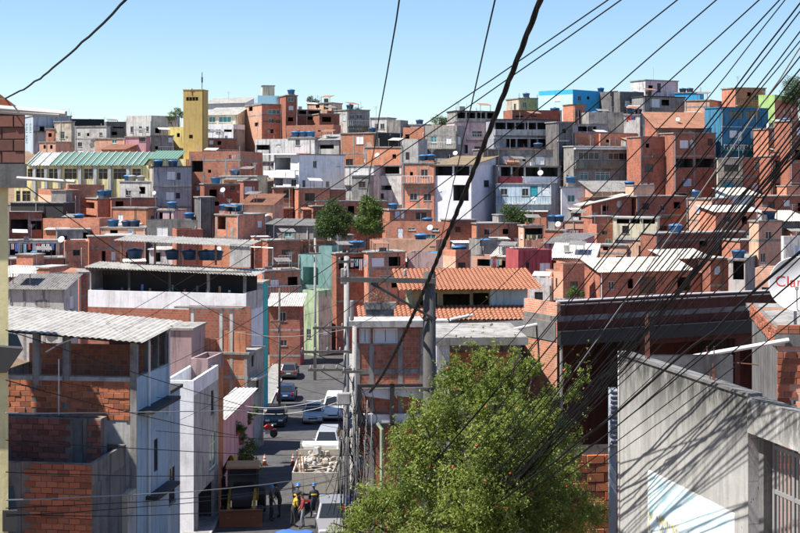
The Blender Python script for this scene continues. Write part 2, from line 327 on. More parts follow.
import zlib
DEEP = [2.4]
plaster('mortar0', (.40,.33,.28))
HOUSES = {}
TANKS = []
def solve(C, d, u): return (u*C.y - C.x) / (d.x - u*d.y)
def H(t, x0, x1, yt, yb, mat, short, where, side=None, D=None, a=None, L=None, roof='slab', win=(), swin=(), cols=(), beams=(),
      tanks=(), smat=None, rmat='concrete', name='house', cat='house', ztop_extra=0.0, zb=None, key=None, fmat='concrete', th=None, clut=0, group='houses of the hillside quarter'):
    p0, yt_ = tp(t, x0, yt); p1, yb_ = tp(t, x1, yb)
    D = D or Dg(yb_)
    if a is None: a = {None: -4, 'R': -20, 'L': 20}[side[0] if side else None]
    if not side and D > 115: a = a + 13 if a > 0 else a - 9          # facades turned to or away from the sun
    a = R(a); ex = V3((math.cos(a), math.sin(a), 0)); ey = V3((-math.sin(a), math.cos(a), 0))
    u0 = (p0-400)/F; u1 = (p1-400)/F
    if side and side[0] == 'R' or (not side and a <= 0):
        Cr = V3((u1*D, D, 0)); W = solve(Cr, -ex, u0); O = Cr - ex*W
        if side: L = solve(Cr, ey, (tp(t, side[1], 0)[0]-400)/F)
    else:
        O = V3((u0*D, D, 0)); W = solve(O, ex, u1)
        if side: L = solve(O, ey, (tp(t, side[1], 0)[0]-400)/F)
    L = L or 3.8; L = max(.1, min(L, 14.0))
    Dc = D
    ztop = -(yt_-YH)/F*Dc
    if zb is None:
        zb = min(tz(*(O + ex*i*W + ey*j*L).xy) for i in (0, 1) for j in (0, 1)) - .4
        zb = min(zb, -(yb_-YH)/F*Dc)
    root = empty(name, (O.x, O.y, zb), a); Ht = ztop - zb
    tag(root, (short + ' ' + where).strip(), cat, group)
    def loc(px, py, pl=0):                       # pixel -> (along, height) on the front (0) or visible side (1)
        d = V3(((px-400)/F, 1.0, -(py-YH)/F))
        if pl == 0: n_, C, uu = ey, O, ex
        else: n_, C, uu = ex, (O + ex*W if side[0] == 'R' else O), ey
        k = (C.dot(n_)) / (d.dot(n_)); p = d*k; return (p - C).dot(uu), p.z - zb
    par = roof == 'par'; ph = .75
    slab_t = .15
    wt = Ht - ph if par else (Ht - slab_t if roof == 'slab' else Ht)
    LO = V3((0,0,0)); LX = V3((1,0,0)); LY = V3((0,1,0)); holes = []; wl = []
    sholes = []; swl = []
    for pl, src, hh, ll, lim in ((0, win, holes, wl, W), (1, swin, sholes, swl, L)):
        for q in src:
            ax, ay = tp(t, q[0], q[1]); bx, by = tp(t, q[2], q[3]); cx, cy = (ax+bx)/2, (ay+by)/2
            s0, z1 = loc(ax, ay, pl); s1, z0 = loc(bx, by, pl); sm, zm = loc(cx, cy, pl)
            s0, s1 = min(s0, s1), max(s0, s1); hz = abs(z1-z0); z0 = zm-hz/2; z1 = zm+hz/2
            s0 = max(.08, s0); s1 = min(lim-.08, s1); z1 = min(z1, wt-.08); z0 = max(z0, .1)
            if s1-s0 < .12 or z1-z0 < .12: continue
            if any(s0 < g[1] and s1 > g[0] and z0 < g[3] and z1 > g[2] for g in hh): continue
            hh.append((s0, s1, z0, z1)); ll.append((s0, s1, z0, z1, q[4]))
    rr = random.Random(zlib.crc32((short+where).encode())); zbeams = []; auto = D > 115 and mat not in ('black_sheet', 'glass_mirror', 'tar', 'sheet_dark') and W > 2.0
    if auto:
        def vis(s, z): q = O + ex*s; return 170 - (z+zb)/q.y*F < yb_ + 4
        for pl, hh, ll, lim, pr in ((0, holes, wl, W, .40 if win else .5), (1, sholes, swl, L if side else 0, .4)):
            if pl == 1 and (not side or len(swin)): continue
            for st in range(3):
                zc = wt - 1.3 - 2.75*st; nn = int(lim/2.0)
                for k in range(nn):
                    if rr.random() > pr: continue
                    cx = lim*(k+.5)/nn + rr.uniform(-.3, .3); w_ = rr.uniform(.3, .6); h_ = rr.uniform(.3, .55); z_ = zc + rr.uniform(-.2, .2)
                    g = (cx-w_, cx+w_, z_-h_, z_+h_)
                    if g[0] < .15 or g[1] > lim-.15 or g[2] < .3 or g[3] > wt-.15 or not vis(cx, g[2]): continue
                    if any(g[0]-.2 < e[1] and g[1]+.2 > e[0] and g[2]-.2 < e[3] and g[3]+.2 > e[2] for e in hh): continue
                    hh.append(g); ll.append((*g, rr.choice('gggkkwwntum')))
        if mat.startswith('brick') and not beams:
            for st in (1, 2): zbeams.append(wt - 2.75*st + .1)
    b = MB(); b2 = MB()
    wall_grid(b, LO, LX, LY, W, 0, wt, holes)
    SO = LX*W if (side and side[0] == 'R') or not side else LO
    SN = -LX if SO.x > 0 else LX
    sb = b2 if smat else b
    wall_grid(sb, SO, LY, SN, L, 0, wt, sholes)
    OO = LO if SO.x > 0 else LX*W
    b.quad(OO, OO+LY*L, OO+LY*L+V3((0,0,wt)), OO+V3((0,0,wt))); b.quad(LY*L, LY*L+LX*W, LY*L+LX*W+V3((0,0,wt)), LY*L+V3((0,0,wt)))
    if par:
        pt = .14
        b.box(0, W, 0, pt, wt, Ht); b.box(0, W, L-pt, L, wt, Ht); b.box(0, pt, pt, L-pt, wt, Ht); b.box(W-pt, W, pt, L-pt, wt, Ht)
    wo = b.build('wall', mat, root)
    if smat: b2.build('side_wall', smat, root)
    for q in wl: make_window(None, LO, LX, LY, q[:4], q[4], root)
    for q in swl: make_window(None, SO, LY, SN, q[:4], q[4], root)
    # concrete frame
    for cx in cols:
        s, _ = loc(tp(t, cx, 0)[0], yt_+5); s = min(max(s, .12), W-.12); m = MB(); m.slab(LO,LX,LY,s-.11,s+.11,-.022,.0,0,wt-.01)
        if any(g[0] < s+.11 and g[1] > s-.11 for g in holes):
            m = MB()
            zz = sorted([(g[2], g[3]) for g in holes if g[0] < s+.11 and g[1] > s-.11]); z = 0
            for z0, z1 in zz:
                if z0 > z: m.slab(LO,LX,LY,s-.11,s+.11,-.022,.0,z,z0)
                z = max(z, z1)
            if z < wt-.02: m.slab(LO,LX,LY,s-.11,s+.11,-.022,.0,z,wt-.01)
        if m.v: m.build('column', fmat, root)
    for z in [loc((p0+p1)/2, tp(t, 0, by)[1])[1] for by in beams] + [z for z in zbeams if z > .5]:
        m = MB(); ok = [(0.0, W)]
        for g in holes:
            if g[2] < z+.11 and g[3] > z-.11:
                nk = []
                for c0, c1 in ok:
                    if g[0] > c0: nk.append((c0, min(c1, g[0])))
                    if g[1] < c1: nk.append((max(c0, g[1]), c1))
                ok = nk
        for c0, c1 in ok:
            if c1-c0 > .1: m.slab(LO,LX,LY,c0-(.015 if c0 == 0 else 0),c1+(.015 if c1 == W else 0),-.015,.0,z-.11,z+.11)
        if m.v: m.build('beam', fmat, root)
        if side:
            m = MB(); m.slab(SO,LY,SN,.0,L,-.014,.0,z-.11,z+.11); m.build('beam', fmat, root)
    if auto and rr.random() < .8:                   # patches of smeared render
        for k in range(rr.choice([1, 2, 3])):
            cx, cz, rx_, rz_ = rr.uniform(.5, W-.5), wt - rr.uniform(.5, 4.5), rr.uniform(.3, 1.1), rr.uniform(.25, .9)
            if cx-rx_ < .05 or cx+rx_ > W-.05 or cz+rz_ > wt-.05 or cz-rz_ < .2 or any(cx-rx_ < e[1] and cx+rx_ > e[0] and cz-rz_ < e[3] and cz+rz_ > e[2] for e in holes): continue
            poly = [(cx + rx_*math.cos(q*.524)*rr.uniform(.6, 1.0), cz + rz_*math.sin(q*.524)*rr.uniform(.6, 1.0)) for q in range(12)]
            m = MB(); m.prism(poly, 'y', -.009-.002*k, -.001); m.build('render_patch', rr.choice(['concrete', 'concrete_pale', 'concrete', 'mortar0', 'white_old']) if mat.startswith('brick') else rr.choice(['concrete', 'concrete_dark', mat]), root)
    if auto: root.rotation_euler.x = rr.uniform(-.007, .007); root.rotation_euler.y = rr.uniform(-.011, .011)
    # roof
    rz = wt
    if roof == 'slab':
        m = MB(); oh = .12; m.box(-oh, W+oh, -oh, L+oh, wt, Ht); m.build('roof', rmat, root); rz = Ht
    elif par:
        m = MB(); m.box(.13, W-.13, .13, L-.13, wt-.12, wt-.02); m.build('roof', rmat, root)
    elif roof and roof[0] in ('sheet', 'tile'):
        rise = roof[1]; oh = roof[2] if len(roof) > 2 else .35; Ls = math.hypot(L+2*oh, rise*(L+2*oh)/L)
        V = V3((0, L+2*oh, rise*(L+2*oh)/L)).normalized(); nrm = V3((0, -V.z, V.y)); m = MB()
        z_ = wt + .06 - rise*oh/L
        if roof[0] == 'sheet': corrugated(m, V3((-oh, -oh, z_)), LX, V, nrm, W+2*oh, Ls, .25, .03)
        else: corrugated(m, V3((-oh, -oh, z_)), LX, V, nrm, W+2*oh, Ls, .24, .05, .02, .4)
        m.build('roof', rmat, root)
        # gable fill under the slope
        if rise > 0:
            g = MB()
            for x_ in (0.0, W): g.tri((x_,0,wt),(x_,L,wt),(x_,L,wt+rise))
            g.quad((0,L,wt),(W,L,wt),(W,L,wt+rise),(0,L,wt+rise)); g.build('gable', mat, root)
        else:
            g = MB()
            for x_ in (0.0, W): g.tri((x_,0,wt),(x_,L,wt),(x_,L,wt+rise+.02))
            g.build('gable', mat, root)
        rz = wt + max(0, rise)*.4
    h = dict(zvis=-(yb_-YH)/F*Dc - zb, mat=mat, side=side, roofk=roof, root=root, O=O, ex=ex, ey=ey, W=W, L=L, zb=zb, Ht=Ht, wt=wt, rz=rz, D=D, short=short, loc=loc, t=t, LX=LX, LY=LY)
    for q in tanks:
        q = q if isinstance(q, tuple) else (q,)
        TANKS.append((h, tp(t, q[0], 0)[0], q[1] if len(q) > 1 else .25, q[2] if len(q) > 2 else 1.0, q[3] if len(q) > 3 else 'tank_blue', len(tanks)))
    if D > 115: CLUT.append((h, clut))
    if key: HOUSES[key] = h
    return h
CLUT = []

# water tank prototypes: tapered tub with a lid
def tank_proto(mat, lid):
    root = empty('water_tank')
    b = MB(); b.lathe([(.50,0),(.55,.02),(.66,.60),(.70,.62),(.70,.68),(.66,.69)], 18); b.build('tub', mat, root, True)
    b = MB(); b.lathe([(.73,.665),(.73,.72),(.60,.80),(.25,.86),(.10,.87)], 18); o = b.build('lid', lid, root, True)
    q = MB(); q.lathe([(.14,.86),(.14,.91),(.02,.915)], 10); q.build('lid_knob', lid, o, True)
    return root
TP = {}
def water_tank(loc, s, mat, label, group='rooftop water tanks'):
    if mat not in TP: TP[mat] = tank_proto(mat, 'tank_lid' if mat == 'tank_blue' else mat); o = TP[mat]
    else: o = copy_tree(TP[mat])
    o.location = loc; o.scale = (s, s, s); o.rotation_euler.z = random.uniform(0, 6); tag(o, label, 'water tank', group); return o
def place_tanks():
    from collections import defaultdict
    by = defaultdict(list)
    for t in TANKS: by[id(t[0])].append(t)
    for lst in by.values():
        lst.sort(key=lambda q: q[1]); n = len(lst)
        for i, (h, px, raise_, s, mat, _) in enumerate(lst):
            u = (px-400)/F; C = h['O'] + h['ey']*1.0
            d = V3((u, 1, 0)); k = C.dot(h['ey'])/d.dot(h['ey']); p = d*k; sl = (p-h['O']).dot(h['ex'])
            sl = min(max(sl, .75), h['W']-.75); z = h['rz']
            if raise_ > .02:
                m = MB(); r_ = .55*s
                m.box(sl-r_, sl+r_, 1.0-r_, 1.0+r_, z-.01, z+raise_); m.build('tank_plinth', 'brick_dark' if i % 2 else 'concrete', h['root'])
            w = h['O'] + h['ex']*sl + h['ey']*1.0
            colour = {'tank_blue': 'blue', 'tank_grey': 'grey', 'tank_navy': 'dark blue'}[mat]
            pos = '' if n == 1 else (['left', 'right'][i] if n == 2 else (['leftmost', 'rightmost'][0 if i == 0 else 1] if i in (0, n-1) else ['', 'second', 'third', 'fourth'][i])) + ' '
            water_tank((w.x, w.y, h['zb']+z+max(0, raise_)), s, mat, f"{pos}{colour} water tank atop the {h['short']}")
# ------------------------------------------------------------------ the hillside, read off the photograph row by row (t = which patch of it)
# skyline, far left, behind the church
H('A',125,272,172,330,'net_blue','pale blue grey block','behind the church roof at far left',('L',95),D=236,a=24,roof='slab',win=[(150,215,168,235,'n'),(200,215,218,235,'n')],swin=[(98,205,106,235,'t'),(112,205,120,235,'t'),(98,250,106,275,'t')])
H('A',175,207,222,300,'brick','small brick house','between pale blue block and beige house',D=231,win=[(183,240,197,255,'n')])
H('A',150,212,272,330,'brick_pale','low orange brick house','just above the church roof',D=222,a=-18,win=[(165,285,176,300,'n'),(190,285,200,300,'n')])
H('A',207,272,194,330,'beige','narrow beige house','with its bare plaster side, behind church',('R',285),D=230,win=[(228,235,246,262,'g')])
H('A',285,405,212,330,'concrete_pale','pale concrete house','below a black sheet parapet behind church',('R',420),D=226,a=-22,win=[(296,238,306,252,'g'),(330,240,340,252,'n'),(378,238,390,250,'g'),(296,275,312,292,'g')],beams=[262])
H('A',272,398,186,215,'black_sheet','black sheet metal penthouse','on the skyline left of church tower',D=234,a=6,tanks=[(343,0,.9,'tank_navy')],roof='par')
H('A',405,490,196,330,'concrete_dark','dark concrete house','under clutter on the skyline, behind church',D=234,a=8,win=[(430,205,470,222,'o'),(425,235,445,248,'n')],roof='par')
H('A',362,476,258,330,'brick_pale','peach brick house with teal pane','just above the church roof',D=220,a=-14,win=[(426,262,444,280,'t'),(352,262,366,284,'w')])
H('A',386,476,302,335,'brick_orange','low brick lean-to','between peach house and church roof',D=216,a=-8,roof=('sheet',.8),rmat='clay_old')
H('A',478,556,252,330,'pink','pink plaster house','above the green end of church roof',('R',573),D=219,a=-12,win=[(530,256,558,272,'k'),(488,290,500,305,'n')])
H('A',480,575,172,260,'concrete_pale','square grey concrete house','on skyline above pink house',('R',684),D=227,a=-36,win=[(528,214,540,234,'g'),(556,214,566,234,'g')],swin=[(590,220,612,240,'n'),(640,190,655,205,'g')],roof='par')
H('A',575,660,248,330,'concrete','grey house','right of pink house, below the tower',D=221,a=6,win=[(640,256,657,276,'dw'),(590,290,604,302,'n')])
H('A',640,705,216,300,'yellow','small yellow house','left of the church tower',D=224,a=-20,win=[(672,240,684,255,'n')],roof='par')
# church
def church():
    D = 200.0; root = empty('church', (P(24,0,D+1.5).x, D+1.5, zbase(D)-1), R(-9)); zb = root.location.z
    X = lambda px, d=D: (px-400)/F*d - root.location.x
    Z = lambda py, d=D: -(py-YH)/F*d - zb
    tag(root, 'cream church with green tiled roof and tall yellow tower', 'church')
    x1 = X(152); holes = []; pairs = []
    for zx in (104,114,139,158,190,210,252,266,284,331,349,389,407,448,464,481,523,539):
        px = zx/3.806; holes.append((X(px)-.32, X(px)+.32, Z(70+415/3.806), Z(70+376/3.806)))
    for zx in (57,82,98): holes.append((X(zx/3.806)-.32, X(zx/3.806)+.32, Z(190+45/3.806), Z(190+4/3.806)))
    xl = X(11); O = V3((xl,0,0)); hs = [(h[0]-xl, h[1]-xl, h[2], h[3]) for h in holes]; W = x1-xl; top = Z(165.5)
    b = MB(); wall_grid(b, O, V3((1,0,0)), V3((0,1,0)), W, 0, top, hs, .25)
    b.quad((xl,0,0),(xl,10,0),(xl,10,top),(xl,0,top)); b.quad((x1,0,0),(x1,10,0),(x1,10,top),(x1,0,top)); b.quad((xl,10,0),(x1,10,0),(x1,10,top),(xl,10,top)); b.build('wall', 'church_cream', root)
    for h in hs:
        b = MB(); b.slab(O,V3((1,0,0)),V3((0,1,0)),h[0],h[1],.1,.16,h[3]-.5,h[3]-.45); w_ = b.build('window', 'alu', root)
        b = MB(); b.slab(O,V3((1,0,0)),V3((0,1,0)),h[0],h[1],.125,.14,h[2],h[3]); b.build('pane', 'glass', w_)
    for zx in (125,172,226,308,370,427,500):
        b = MB(); xx = X(zx/3.806); b.box(xx-.22, xx+.22, -.35, -.004, 0, top-.02); b.build('buttress', 'tile_white', root)
    # roof bays: green tiles with pale bays near the left end
    roofs = empty('roof'); roofs.parent = root
    z0 = Z(165.8); rise = Z(154.2) - z0 + .25; edges = [97,110,148,190,215,240,268,297,325,353,382,410,438,466,495,520,545,566]
    for i in range(len(edges)-1):
        a_, c_ = X(edges[i]/3.806), X(edges[i+1]/3.806); b = MB(); Ls = math.hypot(4.6, rise); V = V3((0,4.6,rise)).normalized()
        corrugated(b, V3((a_+.06,-.5,z0+.05)), V3((1,0,0)), V, V3((0,-V.z,V.y)), c_-a_-.12, Ls, .45, .05, .04); b.build('roof_bay', 'tile_white' if i in (1,2) else 'green_tile', roofs)
        b = MB(); b.hexa([(a_-.06,-.55,z0),(a_+.055,-.55,z0),(a_+.055,4.1,z0+rise),(a_-.06,4.1,z0+rise),(a_-.06,-.55,z0+.22),(a_+.055,-.55,z0+.22),(a_+.055,4.1,z0+rise+.22),(a_-.06,4.1,z0+rise+.22)]); b.build('roof_rib', 'tile_white', roofs)
    b = MB(); b.box(X(25), X(149), 4.0, 4.6, z0+rise-.3, z0+rise+.1); b.build('ridge', 'tile_white', roofs)
    b = MB(); xa = X(25); xb = X(149); b.quad((xa,10,z0),(xb,10,z0),(xb,4.3,z0+rise),(xa,4.3,z0+rise)); b.tri((xb,-.3,z0),(xb,9.8,z0),(xb,4.3,z0+rise)); b.tri((xa,-.3,z0),(xa,9.8,z0),(xa,4.3,z0+rise)); b.build('roof_back', 'tile_white', roofs)
    # annex with its own green roof
    a_, c_ = X(149.5), X(181); zr = Z(159); rs = 1.2; b = MB(); b.box(X(152)+.01, X(188), 1, 9, 0, zr-.02); b.build('annex_wall', 'church_cream', root)
    b = MB(); V = V3((0,4,rs)).normalized(); corrugated(b, V3((a_,.4,zr)), V3((1,0,0)), V, V3((0,-V.z,V.y)), c_-a_, 4.3, .45, .05, .04); b.build('annex_roof', 'green_tile', root)
    # tower
    d = D + 7.5; tx0, tx1 = X(184.2, d)-.75, X(205.5, d)-1.0; zt = Z(91.0, d); Ot = V3((tx0, 7.5, 0)); U = V3((1,0,0)); N = V3((0,1,0)); hh = []
    px2 = lambda zx: X(150+zx/3.806, d) - .87 - tx0
    for zx in (150,162,174,186): hh.append((px2(zx)-.22, px2(zx)+.22, Z(70+120/3.806, d), Z(70+106/3.806, d)))
    hh.append((px2(163)-.3, px2(163)+.3, Z(70+262/3.806, d), Z(70+248/3.806, d)))
    b = MB(); wd = tx1-tx0; wall_grid(b, Ot, U, N, wd, 0, zt, hh, .3)
    b.box(tx0, tx1, 8.0, 7.5+wd, 0, zt); tw = b.build('tower', 'tower_gold', root)
    b = MB(); b.box(tx0-.06, tx1+.06, 7.44, 7.56+wd, zt, zt+.12); b.build('coping', 'tower_gold', tw)
    for h in hh: b = MB(); b.slab(Ot,U,N,h[0],h[1],.3,.34,h[2],h[3]); b.build('louvre', 'tar', tw)
    b = MB(); cx = tx0 + px2(168); zc = Z(70+86/3.806, d); b.box(cx-.06,cx+.06,7.44,7.497,zc-.5,zc+.5); b.box(cx-.3,cx-.061,7.44,7.497,zc+.1,zc+.22); b.box(cx+.061,cx+.3,7.44,7.497,zc+.1,zc+.22); b.build('cross', 'frame_brown', tw)
    b = MB(); cx = tx0+px2(195); b.tube([(cx,9,zt+.1),(cx,9,zt+2.7)], .05, 6); b.box(cx-.09,cx+.09,8.9,9.1,zt+1.2,zt+2.0); b.build('antenna_mast', 'iron', tw)
church()
# right of the tower
H('B',212,316,205,330,'white','white house with green glass balcony','right of the yellow tower',('R',360),D=222,a=-14,win=[(215,215,240,232,'g'),(250,220,268,240,'g'),(280,215,310,235,'o')],smat='concrete',roof='par',rmat='white')
H('B',214,330,170,215,'cream','cream upper storey','above the green glass balcony',D=227,a=-10,win=[(225,178,250,200,'t'),(262,178,310,200,'t')],roof=('sheet',1.2),rmat='sheet_white')
H('B',212,362,126,180,'white','white skyline house','with long sloping roof right of tower',D=236,a=-10,win=[(330,150,342,166,'g'),(345,150,356,166,'g'),(240,150,262,165,'n')],roof=('sheet',1.0),rmat='sheet_white')
H('B',362,410,160,250,'cream','yellow cream house with dark opening','left of big brick house',D=230,a=-8,win=[(366,170,395,188,'o'),(372,205,390,225,'n')])
H('B',425,500,128,300,'brick','tall brick house with teal windows','on skyline under mirrored attic',('L',362),D=224,a=28,win=[(448,150,496,168,'t'),(450,185,472,202,'g'),(478,188,496,203,'g'),(448,225,470,240,'n')],swin=[(375,140,390,155,'n'),(398,200,412,214,'n')],smat='brick_pale',beams=[172])
H('B',410,517,97,130,'glass_mirror','sky mirroring glazed attic','on the tall brick house',D=226,a=2,roof='par')
H('B',428,474,58,97,'cream','cream box water tower','highest thing on the left skyline',('L',424),D=228,a=12,L=3.2,tanks=[])
H('B',517,561,95,300,'brick_dark','narrow dark brick tower house','beside the mirrored attic',D=223,a=7,win=[(525,104,548,120,'g'),(528,137,546,153,'w'),(525,180,545,196,'n')],tanks=[(540,.2,.9)])
H('B',600,692,124,200,'peach','peach house','on skyline among stacked brick terraces',D=231,a=-16,win=[(632,130,646,145,'n'),(662,128,680,150,'o')],clut=1)
H('B',563,650,150,260,'brick_dark','dark brick house with covered terrace','left of grey skyline house',D=226,a=6,win=[(568,150,598,168,'o'),(604,150,644,168,'o'),(600,178,640,190,'o')],beams=[172],clut=1)
H('B',645,722,165,270,'brick_dark','brick house with laundry terrace','below peach skyline house',D=222,a=6,win=[(652,150,690,166,'o'),(655,178,690,198,'n'),(672,215,690,230,'k')],clut=1)
H('B',520,700,210,330,'brick','long brick house','below stacked brick terraces, above white sheds',D=214,a=-6,win=[(560,225,572,238,'n'),(640,222,652,236,'n')],roof='par',cols=[565,610])
H('B',212,330,258,340,'brick_dark','dark brick house','between tower and white terrace house',D=212,a=6,win=[(225,268,240,283,'w'),(255,270,270,285,'n')],clut=1)
H('B',400,530,262,345,'white_old','white terrace house with railing','below the tall brick house',D=209,a=-10,win=[(405,285,455,304,'o'),(480,268,497,292,'dw')],roof='par')
H('B',526,628,256,345,'white_old','whitewashed low house','above the big white house',D=207,a=-14,win=[(555,264,572,288,'g')],tanks=[(540,.1),(585,.1),(612,.1)])
H('B',628,720,266,345,'concrete_pale','pale shed with cluttered yard','right of whitewashed low house',D=206,a=-14,win=[(640,285,700,300,'o')],roof=('sheet',.8),rmat='sheet_white',clut=1)
H('B',150,346,310,520,'brick','big unplastered brick house with concrete frame','right of grey church-side house',('R',432),D=194,a=-7,win=[(160,346,203,388,'o'),(222,380,234,392,'n'),(178,442,196,458,'w')],cols=[154,205,290,340],beams=[345],roof='par',clut=2)
H('B',470,566,318,500,'white','big white house with balcony','centre left of the hillside',('R',738),D=192,a=-43,win=[(474,334,533,380,'n'),(535,350,562,380,'w'),(474,412,505,440,'n'),(582,424,616,434,'n')],key='bigwhite')
H('B',472,546,446,540,'brick','small brick house with concrete base','in front of the big white house',('L',468),D=186,a=8,win=[(510,458,535,488,'k')],beams=[510],roof='slab')
H('B',564,682,448,540,'brick','brick cottage with brown window','below the big white house',D=184,a=3,win=[(588,468,626,498,'m'),(592,512,612,526,'k')],beams=[505],roof='slab')
H('B',205,355,432,540,'brick_dark','brick house with small white shutters','in front of big unplastered brick house',D=188,a=4,win=[(304,440,322,456,'k'),(358,443,388,470,'w'),(240,500,262,516,'n')],beams=[436],tanks=[(250,0)])
H('B',268,408,402,440,'beige','beige parapet house','above brick house with small shutters',D=192,a=-8,tanks=[(322,.0)],roof='slab',rmat='concrete_pale')
H('B',355,412,420,520,'brick_dark','narrow brick annex with white shutters','beside big unplastered house',D=187,a=5,win=[(358,444,388,470,'w')])
# grey church-side house and its neighbours (left, middle height)
H('A',582,730,366,560,'grey_blue','grey plaster house with two white shutters','below the church tower',('L',556),D=190,a=13,win=[(637,388,668,418,'w'),(674,392,688,418,'k'),(633,466,664,496,'w'),(670,468,686,490,'k')],smat='beige',rmat='tar',tanks=[(594,.0),(658,.0)])
H('A',455,577,422,500,'concrete_pale','windowless pale concrete box','under three tanks before the church',D=193,a=-18,tanks=[(468,.0,.95),(503,.0,.9,'tank_grey'),(537,.0,.85,'tank_grey')])
H('A',425,596,487,560,'brick_dark','brick terrace under a dark slab','below windowless concrete box',D=188,a=4,rmat='concrete_dark',win=[(440,500,470,520,'n')])
H('A',256,396,436,500,'brick','low brick wall house','in front of the church windows',D=194,a=4,roof='par',cols=[300])
H('A',200,305,456,560,'brick','brick house with narrow white shutters','left, below the church windows',('L',145),D=187,a=26,win=[(238,468,250,498,'w'),(256,468,268,498,'w')],smat='brick_pale',cols=[300],roof='par')
H('A',372,440,488,560,'brick','brick house under two tanks','before the church wall',('L',308),D=189,a=26,win=[],swin=[(312,500,360,528,'o')],tanks=[(378,.3,.9),(408,.3,.95)])
H('F',36,160,82,200,'brick_dark','brick terrace house with dark awning roof','at left, below church',D=180,a=5,win=[(40,112,105,150,'o'),(118,118,158,150,'n')],cols=[110],beams=[112])
H('F',40,240,46,62,'tar','dark flat canopy','over the left brick terrace',D=182,a=0,zb=None)
H('F',165,380,110,160,'brick','long low brick parapet house','left of lit brick house with tanks',D=178,a=-6,roof='par',tanks=[(300,.5)])
H('F',218,345,150,230,'concrete','grey wall house with dark door','below the long brick parapet',D=174,a=2,win=[(316,162,336,195,'n')])
H('F',428,562,66,160,'brick_orange','lit orange brick house','left of the house with dark vertical windows',('R',600),D=181,a=-18,win=[(447,92,467,122,'w')],tanks=[])
H('F',566,662,74,170,'pink_pale','pale pink house with dark vertical windows','above dark grey house',D=182,a=-8,win=[(583,84,596,112,'n'),(604,84,618,112,'n'),(643,84,650,112,'n')],tanks=[(660,.15)])
H('F',386,556,142,200,'brick_pale','pale brick house under a concrete slab','above the brick parapet row',D=175,a=-4,win=[(488,150,506,176,'u'),(420,152,450,170,'n')],tanks=[(430,.0,1.1),(482,.0,.95,'tank_navy'),(512,.0,1.05,'tank_navy')])
H('F',340,556,176,300,'brick','brick terrace with parapet and doorways','behind the upper sheet roof',D=170,a=3,win=[(388,232,402,275,'n'),(424,236,440,268,'w'),(480,236,510,285,'n'),(512,238,528,275,'w')],cols=[428,490],beams=[222])
H('F',560,762,116,260,'concrete_dark','dark grey house with white shutters','above the upper sheet roof',D=172,a=-2,win=[(597,140,640,176,'w')],roof='par',tanks=[(720,.9,.95)])
H('F',30,225,192,262,'white_old','balcony house with laundry','at left edge under a thin slab',D=168,a=4,win=[(36,202,68,248,'o'),(74,202,122,248,'o'),(136,202,212,248,'o')],clut=1,key='laundry')
H('F',247,336,196,320,'brick','square brick house with single window','right of the laundry balcony house',D=166,a=2,win=[(278,228,305,250,'k')],roof='par')
H('F',30,246,262,330,'brick_dark','brick base house under a round tank','at left edge below laundry balcony',D=164,a=4,tanks=[(140,.0,1.0)])
H('F',30,184,292,400,'brick','low brick house with white slab roof','at left edge above sheet roofs',D=150,a=-8,rmat='sheet_white',win=[(80,315,110,340,'n')])
H('F',175,300,322,420,'concrete','stained concrete yard wall house','left of the long white terrace',D=140,a=-8,roof='par')
H('F',302,336,312,440,'brick_dark','narrow brick stub','left end of the long white terrace',D=132,a=4,beams=[405])
H('F',30,246,378,460,'concrete_pale','low concrete house with grey sheet roof','above the big corrugated roof',('R',300),D=120,a=-12,roof=('sheet',.9),rmat='sheet_dark',cols=[95,170])
# centre left, right of the dark grey house
H('G',187,246,26,240,'concrete_dark','blank dark concrete tower house','right of dark grey house with shutters',D=171,a=4)
H('G',246,336,92,240,'brick','brick house framed in concrete','below three tanks, centre left',('R',436),D=169,a=-30,win=[(255,100,286,150,'n')],cols=[250,290,332],tanks=[(262,.35,.95),(298,.35,.95),(330,.35,.95)],clut=1)
H('G',345,466,58,140,'brick_pale','clay roofed brick shed','behind brick house framed in concrete',D=179,a=-8,roof=('tile',1.2),rmat='clay_old')
H('G',200,380,204,330,'brick_orange','low orange brick wall house','above the upper sheet roof, centre left',D=166,a=-6,roof='par')
H('G',440,622,136,250,'concrete','grey house with dark eave','left of the round dark tree',D=172,a=-10,win=[(512,150,540,180,'t')],roof=('sheet',.6),rmat='sheet_dark')
H('G',395,580,194,330,'brick','long brick yard wall house','left of the teal wall',D=166,a=2,cols=[400,490,525],beams=[265],roof='par')
H('G',582,790,194,300,'brick_dark','brick retaining house','behind the teal wall, below the trees',D=168,a=2,cols=[590,690],roof='par')
H('G',642,692,212,420,'teal','tall teal plaster wall house','beside the far utility pole',D=162,a=-8,roof='none')
H('G',562,641,246,400,'teal','lower teal plaster house','left of the far utility pole',D=162.5,a=-8,win=[(580,292,640,362,'n')],roof='none')
H('G',432,576,306,480,'brick','brick house with concrete bands','right of the long white terrace',D=158,a=4,cols=[435,470,545,572],beams=[362],rmat='concrete',clut=1)
H('G',456,572,440,640,'brick_dark','dark red brick corner shop','at the end of the street',('R',587),D=150,a=-5,smat='red',roof=('sheet',.9),rmat='sheet',win=[],key='corner')
H('G',582,642,384,560,'green_pale','pale green house','at the street end behind wires',('R',692),D=156,a=-35,smat='beige',roof='par')
